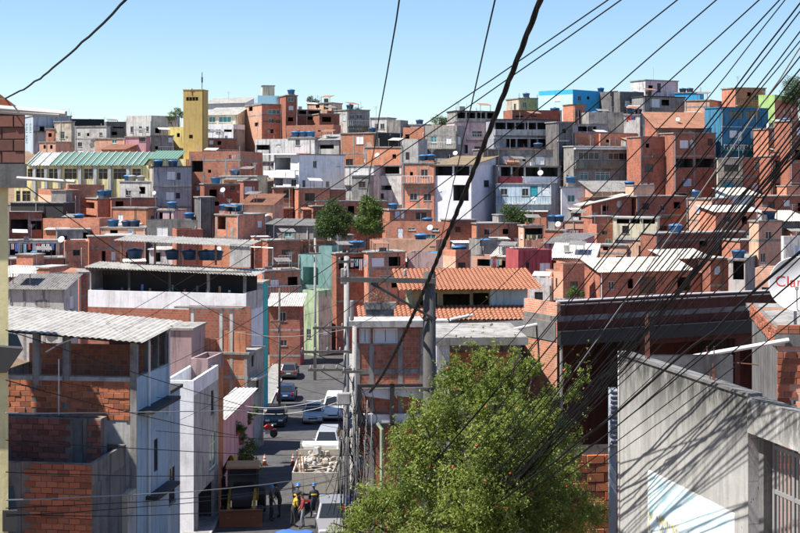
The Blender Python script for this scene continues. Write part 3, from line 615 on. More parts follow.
# centre
H('C',180,266,150,260,'concrete','grey skyline house with two rows of windows','left of centre skyline',('L',126),D=228,a=36,win=[(190,170,208,188,'g'),(215,170,238,188,'g'),(187,205,237,226,'t')],smat='concrete_pale',tanks=[(190,.1,.9)],clut=1)
H('C',266,330,180,260,'white_old','white skyline house','right of grey house with two window rows',D=226,a=-14,win=[(285,205,300,225,'g'),(306,205,322,225,'g')])
H('C',330,382,190,270,'concrete','grey concrete cube','on skyline above black parapet',D=224,a=-10,roof='par')
H('C',388,470,206,270,'white_old','low pale skyline house','left of big grey concrete house',D=226,a=-10,tanks=[(455,-.6,.9)],win=[(400,215,420,232,'n')])
H('C',156,296,238,400,'brick_orange','big bright orange brick house','centre of the hillside, under black parapet',('R',392),D=203,a=-22,win=[(215,252,243,283,'w')],cols=[160,205,245],beams=[318],tanks=[(275,.0,.9)],roof='slab',swin=[])
H('C',246,386,290,420,'brick_orange','lower orange brick extension','in front of big orange brick house',D=199,a=-18,cols=[250,384],roof='slab',clut=1)
H('C',386,450,262,400,'concrete_pale','concrete stairwell house with one window','right of orange brick house',D=198,a=-12,win=[(402,313,416,342,'k')],roof='par')
H('C',392,472,218,340,'brick','brick house','between black parapet and big grey concrete house',D=210,a=-14,win=[(400,245,416,262,'n')],roof='par')
H('C',297,390,240,292,'black_sheet','black sheet parapet terrace','on the bright orange brick house',D=201,a=4,roof='par')
H('C',474,596,210,400,'concrete','big blank grey concrete house','left of the pink house, skyline centre',('R',660),D=203,a=-24,beams=[248],roof='par')
H('C',170,280,362,540,'white_old','white stained house with terrace','above the trees, centre left',D=191,a=-16,win=[(208,445,235,472,'k'),(200,385,222,410,'w')],roof='slab',cols=[190])
H('C',280,388,362,540,'white_old','stained white house with dark loggia','right half above the trees',D=192,a=-10,win=[(284,366,380,396,'o'),(300,470,320,490,'k'),(290,440,350,458,'n')],beams=[400])
H('C',390,510,352,560,'brick','two-storey brick house with four windows','left of the white tile-topped house',D=188,a=-9,win=[(460,378,487,406,'g'),(418,388,430,404,'n'),(418,468,446,496,'g'),(470,470,500,498,'g')],cols=[395,450,488],beams=[358,448],tanks=[(470,.25,.95),(503,.3,.95)])
H('C',510,656,362,560,'lavender','white house with loggia and tiled roof','centre, behind the twisted cable',('R',745),D=186,a=-26,win=[(514,366,580,402,'o'),(586,366,645,402,'o'),(583,437,642,498,'o')],swin=[(700,420,720,445,'k')],roof=('tile',1.1,.5),rmat='clay_tan',key='lavender')
H('C',590,736,196,360,'pink_pale','pink house with balconies','behind the white tile-topped house',D=205,a=4,win=[(655,232,695,255,'g'),(665,292,690,330,'di'),(600,285,640,318,'o')],beams=[222,276],fmat='pink_pale')
H('D',20,180,154,215,'concrete','concrete roof terrace with pillars','on top of the pink house',D=208,a=4,win=[(28,160,58,184,'o'),(64,160,96,184,'o'),(102,160,134,184,'o'),(140,160,172,184,'o')],rmat='tar',clut=1)
H('D',238,426,152,200,'brick_dark','brick roof terrace','behind the grey balcony block',D=214,a=4,win=[(250,160,280,180,'o'),(300,160,330,178,'n')],tanks=[(402,.3,1.1)],roof='par')
H('D',262,336,106,170,'yellow','yellow house','on skyline left of sky blue house',('L',214),D=226,a=18,win=[(277,122,292,144,'g')],smat='beige',tanks=[(290,.15,.85)])
H('D',466,608,74,200,'sky_blue','bright sky blue house','highest at centre right',('L',336),D=219,a=42,win=[(485,97,498,118,'g'),(572,105,584,122,'g'),(520,100,530,112,'n')],swin=[(398,97,418,118,'w'),(340,85,380,100,'n')],smat='pale_sky',roof='par',tanks=[(574,.7,.8)])
H('D',470,516,128,215,'brick','brick cube','in front of the sky blue house',D=212,a=6)
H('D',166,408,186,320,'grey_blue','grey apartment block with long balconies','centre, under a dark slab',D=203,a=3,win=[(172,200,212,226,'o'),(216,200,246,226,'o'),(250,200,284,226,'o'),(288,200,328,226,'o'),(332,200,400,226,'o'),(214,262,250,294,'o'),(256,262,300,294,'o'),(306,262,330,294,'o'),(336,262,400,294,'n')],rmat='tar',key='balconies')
H('D',410,472,196,460,'concrete_dark','dark concrete stairwell block','in the gap beside grey apartment block',D=200,a=6,win=[(430,285,446,300,'n'),(430,225,444,240,'n'),(425,360,440,385,'n')])
H('D',168,390,300,380,'concrete','grey plaster house with two pale windows','below the grey apartment block',('L',164),D=195,a=6,win=[(200,328,222,356,'w'),(274,334,286,346,'n'),(325,330,357,358,'w')],rmat='clay_old',tanks=[(335,.05,.95)])
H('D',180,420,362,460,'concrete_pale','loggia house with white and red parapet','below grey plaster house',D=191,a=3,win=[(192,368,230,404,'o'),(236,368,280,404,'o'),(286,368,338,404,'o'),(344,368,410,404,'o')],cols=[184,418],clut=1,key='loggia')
H('D',176,388,432,560,'ice_blue','pale blue house with teal door','centre, behind small tree',D=187,a=-5,win=[(193,452,220,476,'g'),(275,452,300,480,'g'),(307,442,335,484,'dt'),(350,447,382,478,'dw')],roof='slab')
H('D',527,660,160,300,'concrete','grey blank house','below the sky blue house',('L',500),D=207,a=8,tanks=[(553,.1,.95),(603,.1,.9)],roof='par')
H('D',462,600,205,300,'grey_blue','grey house','with recessed upper wall below brick cube',D=205,a=5,win=[(490,215,560,235,'n')])
H('D',474,714,240,310,'brick','brick parapet storey','on the house with two wide windows',D=201,a=2,cols=[478,545,630,710],roof='par',win=[(595,258,606,278,'n')])
H('D',470,716,288,560,'concrete','house with two wide windows above red storey','right of centre',D=195,a=2,win=[(487,312,567,341,'g'),(600,315,683,341,'g'),(493,388,525,418,'t'),(553,388,608,420,'t'),(668,388,680,400,'n')],rmat='sheet_white',key='redstorey')
H('D',663,722,168,260,'white_old','white shed with dark opening','right of grey blank house',D=204,a=-10,win=[(670,172,705,190,'o')],clut=1,tanks=[(686,.1,.85)])
H('D',425,546,444,560,'lavender','white plaster house with rooftop tank','below house with two wide windows',('L',422),D=184,a=10,win=[(486,462,514,490,'w')],tanks=[(460,.5,1.0)])
H('D',546,716,462,560,'brick_pale','brick house under dark sheet roof','right of white plaster house with tank',D=182,a=4,roof=('sheet',1.2),rmat='sheet_dark',win=[(548,482,570,510,'n'),(572,484,596,520,'dw'),(640,490,660,510,'n')],tanks=[(700,.0,.95)])
# right skyline
H('E',172,296,36,110,'pink_pale','pale box house with dark door','highest on the right skyline',('L',115),D=226,a=26,win=[(217,50,231,86,'di')],smat='white_old',roof='slab',tanks=[])
H('D',608,690,82,200,'concrete_dark','dark concrete house','between sky blue house and pale box house',D=220,a=6,win=[(640,110,660,128,'n')],roof='par',tanks=[(626,.3,.8,'tank_grey')])
H('E',76,166,82,200,'concrete_dark','weathered concrete wall house','under the pale box house',D=218,a=4,roof='par',tanks=[(132,.1,.9)],win=[(120,105,135,120,'n')])
H('E',162,322,98,230,'concrete','concrete house with dark flat roof','below pale box house',D=214,a=4,win=[(190,110,226,142,'w'),(232,112,262,135,'n'),(275,165,300,180,'k')],rmat='tar',beams=[148],clut=1)
H('E',286,386,84,130,'sky_blue','low sky blue penthouse','on the right skyline beside pale box',D=224,a=-10,roof='slab',tanks=[(315,.0,.85,'tank_navy'),(342,.0,.85,'tank_navy')])
H('E',322,416,112,240,'brick_pale','pale brick house with concrete base','right skyline, left of blue house',('R',476),D=212,a=-30,win=[(405,150,412,170,'n')],swin=[(425,150,440,172,'n')],beams=[140],roof='slab')
H('E',90,160,165,260,'white_old','cluttered white shed','right of centre below concrete house',D=205,a=-12,win=[(95,172,130,196,'o')],clut=1,tanks=[(235,.0,.85)])
H('E',215,456,218,300,'brick_dark','house with broad clay tile roof','left of dark blue house',D=198,a=3,roof=('tile',2.0,.4),rmat='clay_old',win=[(230,240,270,252,'n')])
H('E',0,144,242,300,'brick','long brick parapet','below cluttered white shed',D=201.5,a=2,roof='par',cols=[60,140],win=[(22,258,34,276,'n')])
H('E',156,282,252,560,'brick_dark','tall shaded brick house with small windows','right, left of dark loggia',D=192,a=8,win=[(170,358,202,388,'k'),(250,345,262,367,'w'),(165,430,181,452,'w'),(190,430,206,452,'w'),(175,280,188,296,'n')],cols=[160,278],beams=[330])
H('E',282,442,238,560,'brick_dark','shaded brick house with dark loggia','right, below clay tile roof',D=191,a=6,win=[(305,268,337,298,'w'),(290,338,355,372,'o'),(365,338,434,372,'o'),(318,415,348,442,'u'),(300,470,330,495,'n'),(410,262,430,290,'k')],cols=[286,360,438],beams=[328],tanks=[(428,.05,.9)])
H('E',456,636,140,330,'teal_blue','dark blue two-storey house','right, with white balcony rail',D=194,a=10,win=[(487,155,541,184,'k'),(550,155,602,184,'k'),(490,230,518,258,'w'),(570,230,602,260,'w'),(522,232,538,270,'dw')],rmat='teal_blue',key='bluehouse')
H('E',515,630,66,160,'brick','brick skyline house','behind the dark blue house',D=212,a=6,win=[(560,85,575,100,'n')],cols=[520,625])
H('E',606,668,94,220,'green_lime','lime green house wall','right of the dark blue house',('R',756),D=206,a=-30,smat='brick',tanks=[],roof='par')
H('E',640,770,222,340,'brick','brick house with one bright shutter','right edge, below lime green wall',D=190,a=4,win=[(653,237,686,266,'w'),(720,240,745,262,'n')],beams=[300],tanks=[(705,.6,1.0)],clut=1)
H('E',446,540,334,560,'beige','beige house with teal door','right, below dark blue house',('L',442),D=187,a=6,win=[(470,360,526,387,'k'),(470,427,506,480,'dt')],roof='slab')
H('E',540,652,332,560,'brick','brick house with pale green window','right of beige house with teal door',D=188,a=5,win=[(588,347,620,380,'t'),(580,430,602,465,'w')],cols=[545,640],beams=[405])
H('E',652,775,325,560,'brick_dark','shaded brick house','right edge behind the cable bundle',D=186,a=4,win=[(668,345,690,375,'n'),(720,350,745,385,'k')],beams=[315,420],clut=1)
# middle band, right of centre
H('H',340,500,74,200,'brick','brick house with blue and white shutters','below the brick house with four windows',D=181,a=2,win=[(362,82,378,108,'u'),(384,82,396,108,'w'),(440,85,480,110,'k')],tanks=[(327,-.1,.9)])
H('H',326,616,120,230,'brick','long brick house with white door','centre, below the lavender white house',('R',686),D=177,a=-8,win=[(370,125,392,184,'dw'),(410,126,438,153,'t'),(500,128,528,156,'t')],smat='concrete',roof='par',cols=[612],tanks=[(485,.35,1.0)])
H('H',266,520,192,300,'brick_pale','low pale brick wall house','centre, under a row of tanks',D=171,a=-8,roof='par',win=[(495,198,528,222,'n')],tanks=[(460,.55,1.15)])
H('H',140,262,240,350,'brick_dark','dark porch house with laundry','left of the mauve wall',D=160,a=4,win=[(150,258,255,300,'o')],tanks=[(205,.55,.9),(245,.55,.9)],clut=1)
H('H',262,404,236,330,'brick','brick house with flat grey slab roof','left of the mauve wall, centre',D=159,a=3,win=[(340,255,385,290,'o'),(275,258,325,292,'dw'),(280,340,300,370,'k'),(350,345,372,372,'n')],cols=[268,335],beams=[300],roof='slab',clut=1)
H('H',406,592,240,340,'mauve','mauve plaster wall house','centre, right of grey slab house',D=160,a=-4,tanks=[(515,-.65,.95),(550,-.65,.95)],roof='par')
H('H',592,650,228,350,'brick','brick house corner','left of the white sloping canopy',('L',540),D=158,a=30,smat='brick_pale',roof='par',tanks=[(600,.3,1.0),(640,.3,1.05)])  # left side takes the paler brick to look sunlit
H('H',686,800,190,290,'concrete','low grey wall house','behind three tanks, centre right',D=168,a=4,roof='par',tanks=[(705,-.3,1.0)])
H('I',80,160,252,350,'brick_pale','brick balcony house under white sloping canopy','left of red house',D=150,a=-14,win=[(100,262,150,290,'o')],roof='none')
H('I',160,290,255,360,'white_old','laundry balcony house','under white sloping canopy left of red house',D=150.5,a=-8,win=[(165,268,285,300,'o')],roof=('sheet',.7),rmat='sheet_white',clut=1,tanks=[])
H('I',258,386,228,390,'red','dark red house with white window','centre right, above the tile roofed house',D=147,a=3,win=[(340,278,380,312,'w'),(287,275,300,298,'k')],roof='par')
H('I',282,358,134,240,'brick_pale','terrace house with laundry balcony','left of twin tanks, centre right',('L',262),D=171,a=8,win=[(286,146,354,186,'o')],clut=1)
H('I',360,438,150,240,'brick','brick house under twin tanks','centre right',D=170,a=-10,tanks=[(385,.9,.95),(415,.9,.95)])
H('I',438,540,116,230,'brick_pale','brick house with washing line','right of the twin tanks',D=172,a=-12,win=[(446,148,536,182,'o')],clut=1)
H('I',360,470,206,300,'pink','pink cottage with dark sheet roof','centre right',('R',552),D=160,a=-35,smat='red',roof=('sheet',.9),rmat='sheet_dark')
H('I',390,546,258,330,'sheet_dark','low shed with pale sloping roof','right of dark red house',D=152,a=-6,roof=('sheet',1.2),rmat='sheet',clut=1)
H('I',300,388,335,430,'white_old','small white yard shed','below the dark red house',D=140,a=-6,roof='par',clut=1)
H('I',430,512,282,430,'brick','brick house with sunlit beige gable','right of small white shed',('L',394),D=135,a=38,smat='brick_pale',roof='par',swin=[(402,335,408,370,'n')])  # paler brick puts the sunlight on the gable into its colour
H('J',0,350,312,430,'brick_dark','long shaded brick house with wavy white roof','right, behind the cables',D=136,a=5,win=[(150,330,213,392,'m'),(295,332,345,382,'n')],roof=('sheet',1.0,.3),rmat='sheet_white')
H('J',48,216,104,230,'cream','cream balcony house with thin white roof','right, left of the brick gable house',D=166,a=-6,win=[(62,108,110,128,'o'),(116,108,150,128,'o'),(156,108,208,128,'o')],rmat='sheet_white')
H('J',0,100,208,310,'brick_pale','peach brick house with small dark door','right of the pink cottage',('R',112),D=158,a=-18,win=[(60,250,86,281,'n'),(10,215,30,230,'n')],smat='brick',beams=[240])
H('J',100,212,206,310,'peach','peach plaster house with tall windows','below the cream balcony house',D=157,a=-12,win=[(106,236,118,278,'g'),(148,212,176,262,'m'),(188,245,204,280,'dw')],roof='none')
H('J',332,430,32,200,'brick_pale','peach brick gable house with blue curtain','right, under a blue tank',('R',512),D=176,a=-36,win=[(367,58,391,90,'u')],smat='brick',tanks=[(358,.1,1.0)],roof='slab')  # sunlit front in paler brick, shaded side in darker brick
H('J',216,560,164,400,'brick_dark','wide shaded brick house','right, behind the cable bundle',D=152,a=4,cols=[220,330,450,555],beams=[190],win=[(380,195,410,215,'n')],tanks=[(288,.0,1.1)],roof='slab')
H('J',262,420,262,330,'brick_dark','shed with bright white sheet roof','right, behind cable bundle',D=144,a=3,roof=('sheet',.6),rmat='sheet_white')
H('J',420,488,258,420,'brick_dark','dark brick storehouse','right, left of the tank hut',D=142,a=3,rmat='sheet_white',clut=1)
H('J',490,552,262,430,'concrete_pale','tank hut with open front','right, under one blue tank',('R',598),D=132,a=-22,win=[(506,268,548,342,'o')],smat='concrete',tanks=[(526,.0,.95)])
H('J',602,690,116,430,'brick_pale','tall pale brick house','right, beside the stepped white wall',('L',566),D=138,a=22,smat='peach',win=[(610,240,628,275,'g')],swin=[],beams=[192],tanks=[(645,.1,1.0)],clut=1)
H('J',690,800,118,200,'sheet_dark','dark corrugated lean-to','right edge under white wavy sheet',D=140,a=4,roof=('sheet',.8),rmat='sheet_white')
H('J',700,790,176,420,'white_old','white house behind the dish','right edge',('L',690),D=128,a=10,roof='par',win=[(742,190,760,260,'u')])
H('J',590,700,300,420,'brick_pale','lit brick yard house with blue plank','right, left of the dish',D=126,a=-16,win=[(615,275,625,310,'n')],roof='par')
# fill behind, second row that shows in gaps
H('I',545,690,30,200,'brick_dark','brick house under a long pale slab','right of white plaster house with tank',D=178,a=4,roof=('sheet',-.9,.5),rmat='sheet_white',win=[(580,60,600,80,'n')],key='slabhouse')
H('I',540,640,100,240,'brick_dark','shaded brick house with drainpipes','left of cream balcony house',D=170,a=4,cols=[600])
H('C',700,760,300,560,'concrete_dark','dark gap house','between white tile-topped house and pale blue house',D=193,a=6,win=[(720,350,740,370,'n')])
H('X',560,600,272,320,'brick','brick house beside small green bush','right of the beige gable',D=140,a=3,roof='par')
H('X',740,830,240,300,'brick','brick house','at right edge behind pale brick house',D=150,a=4,win=[(770,255,780,265,'n')])
H('X',790,850,120,240,'brick_dark','dark brick house','at right edge under the cables',D=184,a=4,win=[(795,150,803,160,'n')])
H('X',-20,10,205,330,'brick_dark','brick house','hidden at left edge by yellow wall',D=175,a=4)
H('X',268,300,240,330,'brick_dark','narrow brick house','behind the concrete banded brick house',D=163,a=4)
H('X',330,362,262,330,'concrete','grey block','behind the street poles at street end',D=166,a=4,win=[(338,270,346,280,'k')])
H('J',140,332,22,165,'brick_dark','shaded brick house with two slabs','behind the cream balcony house',D=179,a=4,win=[(160,50,185,75,'k'),(280,45,305,70,'n')],cols=[145,325],beams=[95])
H('J',440,612,84,200,'brick','brick house under a pale awning','right, between gable house and pale brick house',D=168,a=4,win=[(470,100,500,125,'g'),(540,100,560,130,'n')],roof=('sheet',.6),rmat='sheet',cols=[520])
H('J',498,604,20,110,'ice_blue','small pale blue house','right, below the beige house with teal door',D=181,a=4,win=[(515,40,540,62,'w')],roof=('sheet',.8),rmat='sheet_white')
H('J',618,790,22,140,'brick_dark','dark brick house','right edge above the pale brick house',D=180,a=4,win=[(640,45,665,70,'k'),(700,40,722,62,'w')],beams=[90])
H('I',100,262,126,215,'brick','plain brick house with grey slab','centre right, left of terrace house',D=175,a=3,win=[(130,150,150,170,'k'),(200,148,222,168,'n')],cols=[104,180])
H('I',0,100,112,215,'brick_dark','brick house beside the lavender side wall','centre right, below the white loggia house',D=176,a=3,win=[(20,140,40,160,'n')])
H('I',560,640,130,215,'brick','brick house with a low parapet','left of cream balcony house, below pale slab',D=168,a=4,roof='par',win=[(580,150,600,170,'k')])
H('I',440,600,275,330,'brick','long low brick wall house','behind the wavy white roof',D=146,a=4,roof='par',cols=[500])
H('G',620,700,60,150,'brick_dark','brick house behind the round dark tree','centre left, below the white terrace houses',D=182,a=4,win=[(640,80,660,105,'k')])
H('H',60,330,40,130,'brick','brick terrace house','behind the two trees',D=184,a=4,win=[(180,60,205,90,'o'),(225,70,245,95,'w')],cols=[170,250],beams=[100])
H('G',100,200,150,215,'brick_dark','brick annex house','left of the blank dark concrete tower',D=168,a=4,roof='par')
H('F',30,130,330,400,'brick_dark','low brick shed','at left edge between the sheet roofs',D=135,a=4,roof=('sheet',.6),rmat='sheet')
H('C',196,262,400,470,'concrete','grey balcony room','low on the white stained house',D=188.5,a=-4,roof='slab')
place_tanks()
# ------------------------------------------------------------------ the street
plaster('asphalt', (.085,.083,.082), (.03,.03,.031), .6, .3, grain=.3); plaster('pavement', (.27,.26,.245), stain=.5); plain('kerb', (.33,.32,.31), .85)
def strip(name, xl, xr, zoff, mat, y0=-8, y1=176, skirt=0.0):
    b = MB(); ys = list(np.arange(y0, y1, 3.0)) + [y1]
    for i in range(len(ys)-1):
        A, B = float(ys[i]), float(ys[i+1]); za, zb_ = zbase(A)+zoff, zbase(B)+zoff; xa, xb = xs(A), xs(B)
        if skirt: b.hexa([(xa+xl,A,za-skirt),(xa+xr,A,za-skirt),(xb+xr,B,zb_-skirt),(xb+xl,B,zb_-skirt),(xa+xl,A,za),(xa+xr,A,za),(xb+xr,B,zb_),(xb+xl,B,zb_)])
        else: b.quad((xa+xl,A,za),(xa+xr,A,za),(xb+xr,B,zb_),(xb+xl,B,zb_))
    o = b.build(name, mat); o['kind'] = 'structure'; return o
strip('road', -3.3, 3.3, 0.0, 'asphalt'); strip('pavement', -4.9, -3.42, .12, 'pavement', skirt=.3); strip('pavement', 3.42, 4.6, .12, 'pavement', skirt=.3)
strip('kerb', -3.42, -3.30, .125, 'kerb', skirt=.3); strip('kerb', 3.30, 3.42, .125, 'kerb', skirt=.3)

# ------------------------------------------------------------------ single bricks for the near walls
for nm, c in (('clay_brick', (.37,.115,.058)), ('clay_brick_bright', (.48,.15,.062)), ('clay_brick_rose', (.25,.088,.06))):
    m, t, n, l, b = new_mat(nm); tc = n.new('ShaderNodeTexCoord'); off, rnd = rand_off(n, l, tc)
    g = noise(n, l, off, 12, 5, .7); cc = mixc(n, l, g, tuple(x*.6 for x in c), tuple(min(1, x*1.3) for x in c))
    sm = ramp(n, l, noise(n, l, off, 4, 6, .75), .48, .66); mu = n.new('ShaderNodeMath'); mu.operation = 'MULTIPLY'; l.new(sm, mu.inputs[0]); mu.inputs[1].default_value = .6
    cc = mixc(n, l, mu.outputs[0], cc, (.20,.13,.10)); cc = vary(n, l, cc, rnd, .38); l.new(cc, b.inputs['Base Color']); b.inputs['Roughness'].default_value = .9
plain('clay_brick_shaded', (.20,.088,.066), .92, var=.25, grain=.25, scale=9); plaster('mortar_shaded', (.15,.12,.105), stain=.5)  # muted brick and mortar carry the shade on the edge house front
plaster('mortar', (.21,.18,.16), stain=.5)
BRICK_ME = {}
def brick_mesh(w, h, mat):
    k = (round(w, 2), round(h, 2), mat)
    if k not in BRICK_ME:
        me = bpy.data.meshes.new('brick'); d = .045; e = .006; w, h = k[0], k[1]
        v = [(0,0,0),(w,0,0),(w,0,h),(0,0,h),(e,-d,e),(w-e,-d,e),(w-e,-d,h-e),(e,-d,h-e)]
        me.from_pydata(v, [], [(4,5,6,7),(0,1,5,4),(1,2,6,5),(2,3,7,6),(3,0,4,7)]); me.materials.append(M[mat]); BRICK_ME[k] = me
    return BRICK_ME[k]
def lay_bricks(parent, O, rz, W, z0, z1, bw=.39, bh=.19, j=.016, mat='clay_brick', holes=(), jit=.006, skip=0.0, N=-1):
    """courses of single bricks proud of the wall plane; O and rz in the parent's frame"""
    ux, uy = math.cos(rz), math.sin(rz); z = z0; r = 0; cnt = 0
    while z + bh <= z1 + .02:
        s = -(bw+j)/2 if r % 2 else 0.0
        while s < W - .05:
            a, c = max(0.0, s), min(W, s+bw)
            if c-a > .06 and random.random() >= skip and not any(a < h[1] and c > h[0] and z < h[3] and z+bh > h[2] for h in holes):
                o = bpy.data.objects.new('brick', brick_mesh(c-a, bh, mat)); col.objects.link(o); o.parent = parent
                dz = random.uniform(-jit, jit)*.6; dd = random.uniform(-.004, .03)
                o.location = (O.x + ux*a - uy*dd*N, O.y + uy*a + ux*dd, O.z + z + dz); o.rotation_euler = (0, 0, rz + random.uniform(-.012, .012)); cnt += 1
            s += bw + j
        z += bh + j; r += 1
    return cnt

# ------------------------------------------------------------------ near left: house with the big corrugated roof
GRP = 'buildings along the street'
def corner_h1():
    h = H('X',-10,137,378,560,'concrete_pale','brick house with big corrugated terrace roof','in left foreground',('R',168),D=52,a=-8,L=None,roof='none',smat='blue_wall',group=GRP,
          swin=[(154,440,158,470,'k')])
    r = h['root']; W, L, Ht = h['W'], h['L'], h['Ht']
    zpar = h['loc'](130, 415)[1]
    lay_bricks(r, V3((.0,.0,0)), 0, W-.28, zpar-.2, Ht-.02, mat='clay_brick_bright', jit=.01)
    b = MB(); b.box(0, W-.0, .02, .16, Ht-.02, Ht+.04); b.box(W-.16, W-.001, .16, L, Ht-.02, Ht+.035); b.build('coping', 'concrete', r)
    b = MB(); b.box(.05, W-.05, .2, L, zpar-.35, zpar-.2); b.build('terrace_floor', 'concrete', r)
    # posts
    zr0, zr1 = h['loc'](137, 343)[1], h['loc'](137, 343)[1]
    for px in (36, 66, 134):
        s, _ = h['loc'](px, 380); s = min(s, W-.13)
        b = MB(); b.box(s-.13, s+.12, -.03, .2, 0 if px > 60 else zpar-.2, zr0+(.3 if px < 60 else .2 if px < 90 else .0)); b.build('post', 'concrete', r)
    for k, f_ in enumerate((.45, .72, .98)):
        b = MB(); b.box(W-.22, W-.02, L*f_-.2, L*f_, Ht, zr0+.1); b.build('post', 'concrete_dark', r)
    # back wall of the terrace
    b = MB(); b.box(.0, W*.98, L-.12, L, Ht-1.2, Ht+.75); b.build('back_wall', 'brick', r)
    b = MB(); b.box(W*.55, W*.98, L+.4, L+.55, Ht-1.0, Ht+1.15); b.build('back_wall', 'brick_dark', r)
    # corrugated roof falling to the right
    U = V3((1, 0, -.07)).normalized(); V = V3((0, 1, .045)).normalized(); nrm = U.cross(V).normalized()
    W2 = W + 1.6; O = V3((-1.3, -.55, zr0 + .62)); roof = empty('roof'); roof.parent = r
    n = 7
    for i in range(n):
        b = MB(); w_ = W2/n; corrugated(b, O + U*(w_*i) + nrm*(.012*(i % 2)), U, V, nrm, w_+.1, L+1.4, .24, .02, .012); b.build('roof_sheet', 'sheet_white', roof)
    b = MB()
    for yy in (.1, L*.5, L-.1): b.bar(O + U*.2 + V*(.55+yy) - nrm*.12, O + U*(W2-.15) + V*(.55+yy) - nrm*.12, .12, .16)
    b.build('rafter', 'iron', roof)
    # ledges on the street side
    b = MB(); b.box(W+.003, W+.55, .1, L*.98, h['loc'](137, 400)[1]-.55, h['loc'](137, 400)[1]-.42); b.build('ledge', 'tar', r)
    b = MB(); b.box(W+.003, W+.5, 1.0, L*1.0, h['loc'](137, 470)[1]-1.35, h['loc'](137, 470)[1]-1.22); b.build('ledge', 'tar', r)
    b = MB(); b.tube([(W+.08, 1.2, 0), (W+.08, 1.2, zr0-.1), (W-.1, 1.5, zr0+.2)], .045, 6); b.build('drainpipe', 'pvc', r)
    b = MB(); b.tube([(W+.08, L-.1, Ht-2), (W+.08, L-.1, zr0), (W+.3, L-.6, zr0+.35)], .045, 6); b.build('drainpipe', 'pvc', r)
    b = MB(); b.tube([(W-2.9, -.35, Ht-1.9), (W-2.9, -.35, Ht+.7)], .025, 5); b.tube([(W-3.4, -.35, Ht+.95), (W-2.9,-.35,Ht+1.25), (W-2.1, -.35, Ht+1.55)], .028, 5); b.build('lamp_bracket', 'pvc', r)
    return h
h1 = corner_h1()
def low_brick(px0, px1, yt, D, side, label, where, mat, a=-8, smat='concrete_dark'):
    h = H('X',px0,px1,yt,560,'mortar',label,where,('R',side) if side else None,D=D,a=a,roof='par',smat=smat if side else None,group=GRP,L=.6,rmat='concrete_dark')
    W = h['W']; sc_ = W - (1.05 if px1 < 97 else .85)
    lay_bricks(h['root'], V3((0,0,0)), 0, W, max(.0, h['Ht']-2.9), h['Ht']-.01, mat=mat, holes=[(sc_-.17, sc_+.17, 0, 99)] if px1 > 97 else [(W*.33-.17, W*.33+.17, 0, 99)], jit=.012)
    b = MB(); s = sc_ if px1 > 97 else W*.33; b.box(s-.165, s+.165, -.05, -.002, 0, h['Ht']-.01); b.build('column', 'concrete_dark', h['root'])
    return h
h1b = low_brick(-20, 101, 419, 50.4, None, 'middle brick wall house with stained column', 'in left foreground', 'clay_brick_rose')
h1c = low_brick(-20, 92, 464, 48, 126, 'lowest brick house with grey side wall', 'at bottom left', 'clay_brick')
h1d = H('X',120,127.5,494,560,'beige','beige parapet shop','beside lowest brick house, bottom left',('R',149),D=51,a=-8,roof='par',smat='concrete_pale',group=GRP)
h1e = H('X',-180,-113,168,500,'concrete','concrete house','out of frame, left of corrugated roof',D=45,a=0,L=6,roof='slab',group=GRP)

H('X',120,166,392,600,'blue_wall','blue grey house end','between blue side wall and narrow white house',('R',180),D=63,a=-6,roof='slab',smat='blue_wall',group=GRP,rmat='tar',swin=[(169,470,175,500,'k')])
# narrow white house, terrace and pink house further down on the left
H('M',-60,52,345,900,'white','narrow white house with grey street side','left of street, past the blue side wall',('R',146),D=69,a=-5,smat='concrete_pale',roof='par',group=GRP,swin=[(112,555,138,665,'t'),(118,385,128,465,'k'),(70,780,130,920,'o')])
H('M',38,106,262,360,'mauve','roof terrace room with broken brick parapet','on narrow white house',('R',165),D=74,a=-10,smat='brick_orange',roof='par',group=GRP)
hp = H('M',100,160,492,900,'pink','low pink house with plants on its balcony','left of street before the brick block',('R',278),D=80.5,a=-4,roof=('sheet',.12,.3),rmat='sheet',smat='pink',group=GRP)
# brick block and the long white terrace house
hb = H('M',40,258,238,900,'brick_orange','brick block with concrete frame','left of street below white terrace',('R',318),D=98,a=-12,smat='concrete',cols=[48,195,250],beams=[330],roof='slab',group=GRP,swin=[(272,250,280,290,'k'),(290,330,300,380,'k')])
def parapet_bits():
    r, W, L, Ht = hb['root'], hb['W'], hb['L'], hb['Ht']
    for k in range(9):
        a = W*(.02+.105*k); hgt = 1.35 if k > 4 else .95
        b = MB(); b.box(a, a+W*.1, .05, .2, Ht, Ht+hgt+random.uniform(-.1,.15)); b.build('parapet', 'brick_orange', r)
    for f_ in (.0, .5, .68):
        b = MB(); b.box(W*f_+.02, W*f_+.24, .0, .22, Ht, Ht+3.0); b.build('post', 'concrete_pale', r)
    b = MB(); b.box(-1.2, W*.9, -.1, .55, Ht+3.0, Ht+3.12); b.build('canopy', 'sheet_dark', r)
    b = MB(); b.box(-1.1, W*.85, 2.6, 2.7, Ht, Ht+2.95); b.build('back_wall', 'brick_dark', r)  # dark wall added so the space under the canopy reads dark
    b = MB(); b.box(W+.003, W+.6, .1, 2.6, Ht-1.95, Ht-1.8); b.build('awning', 'concrete_pale', r)
H('M',-60,44,145,420,'mauve','mauve plaster room','left of the brick block on the street',None,D=95,a=-6,roof='slab',group=GRP)
parapet_bits()
ht = H('X',88,246,311,420,'brick_dark','long white terrace house','under two sheet roofs, left of street',('R',263),D=108,a=-15,smat='lavender',roof='none',group=GRP,L=8)
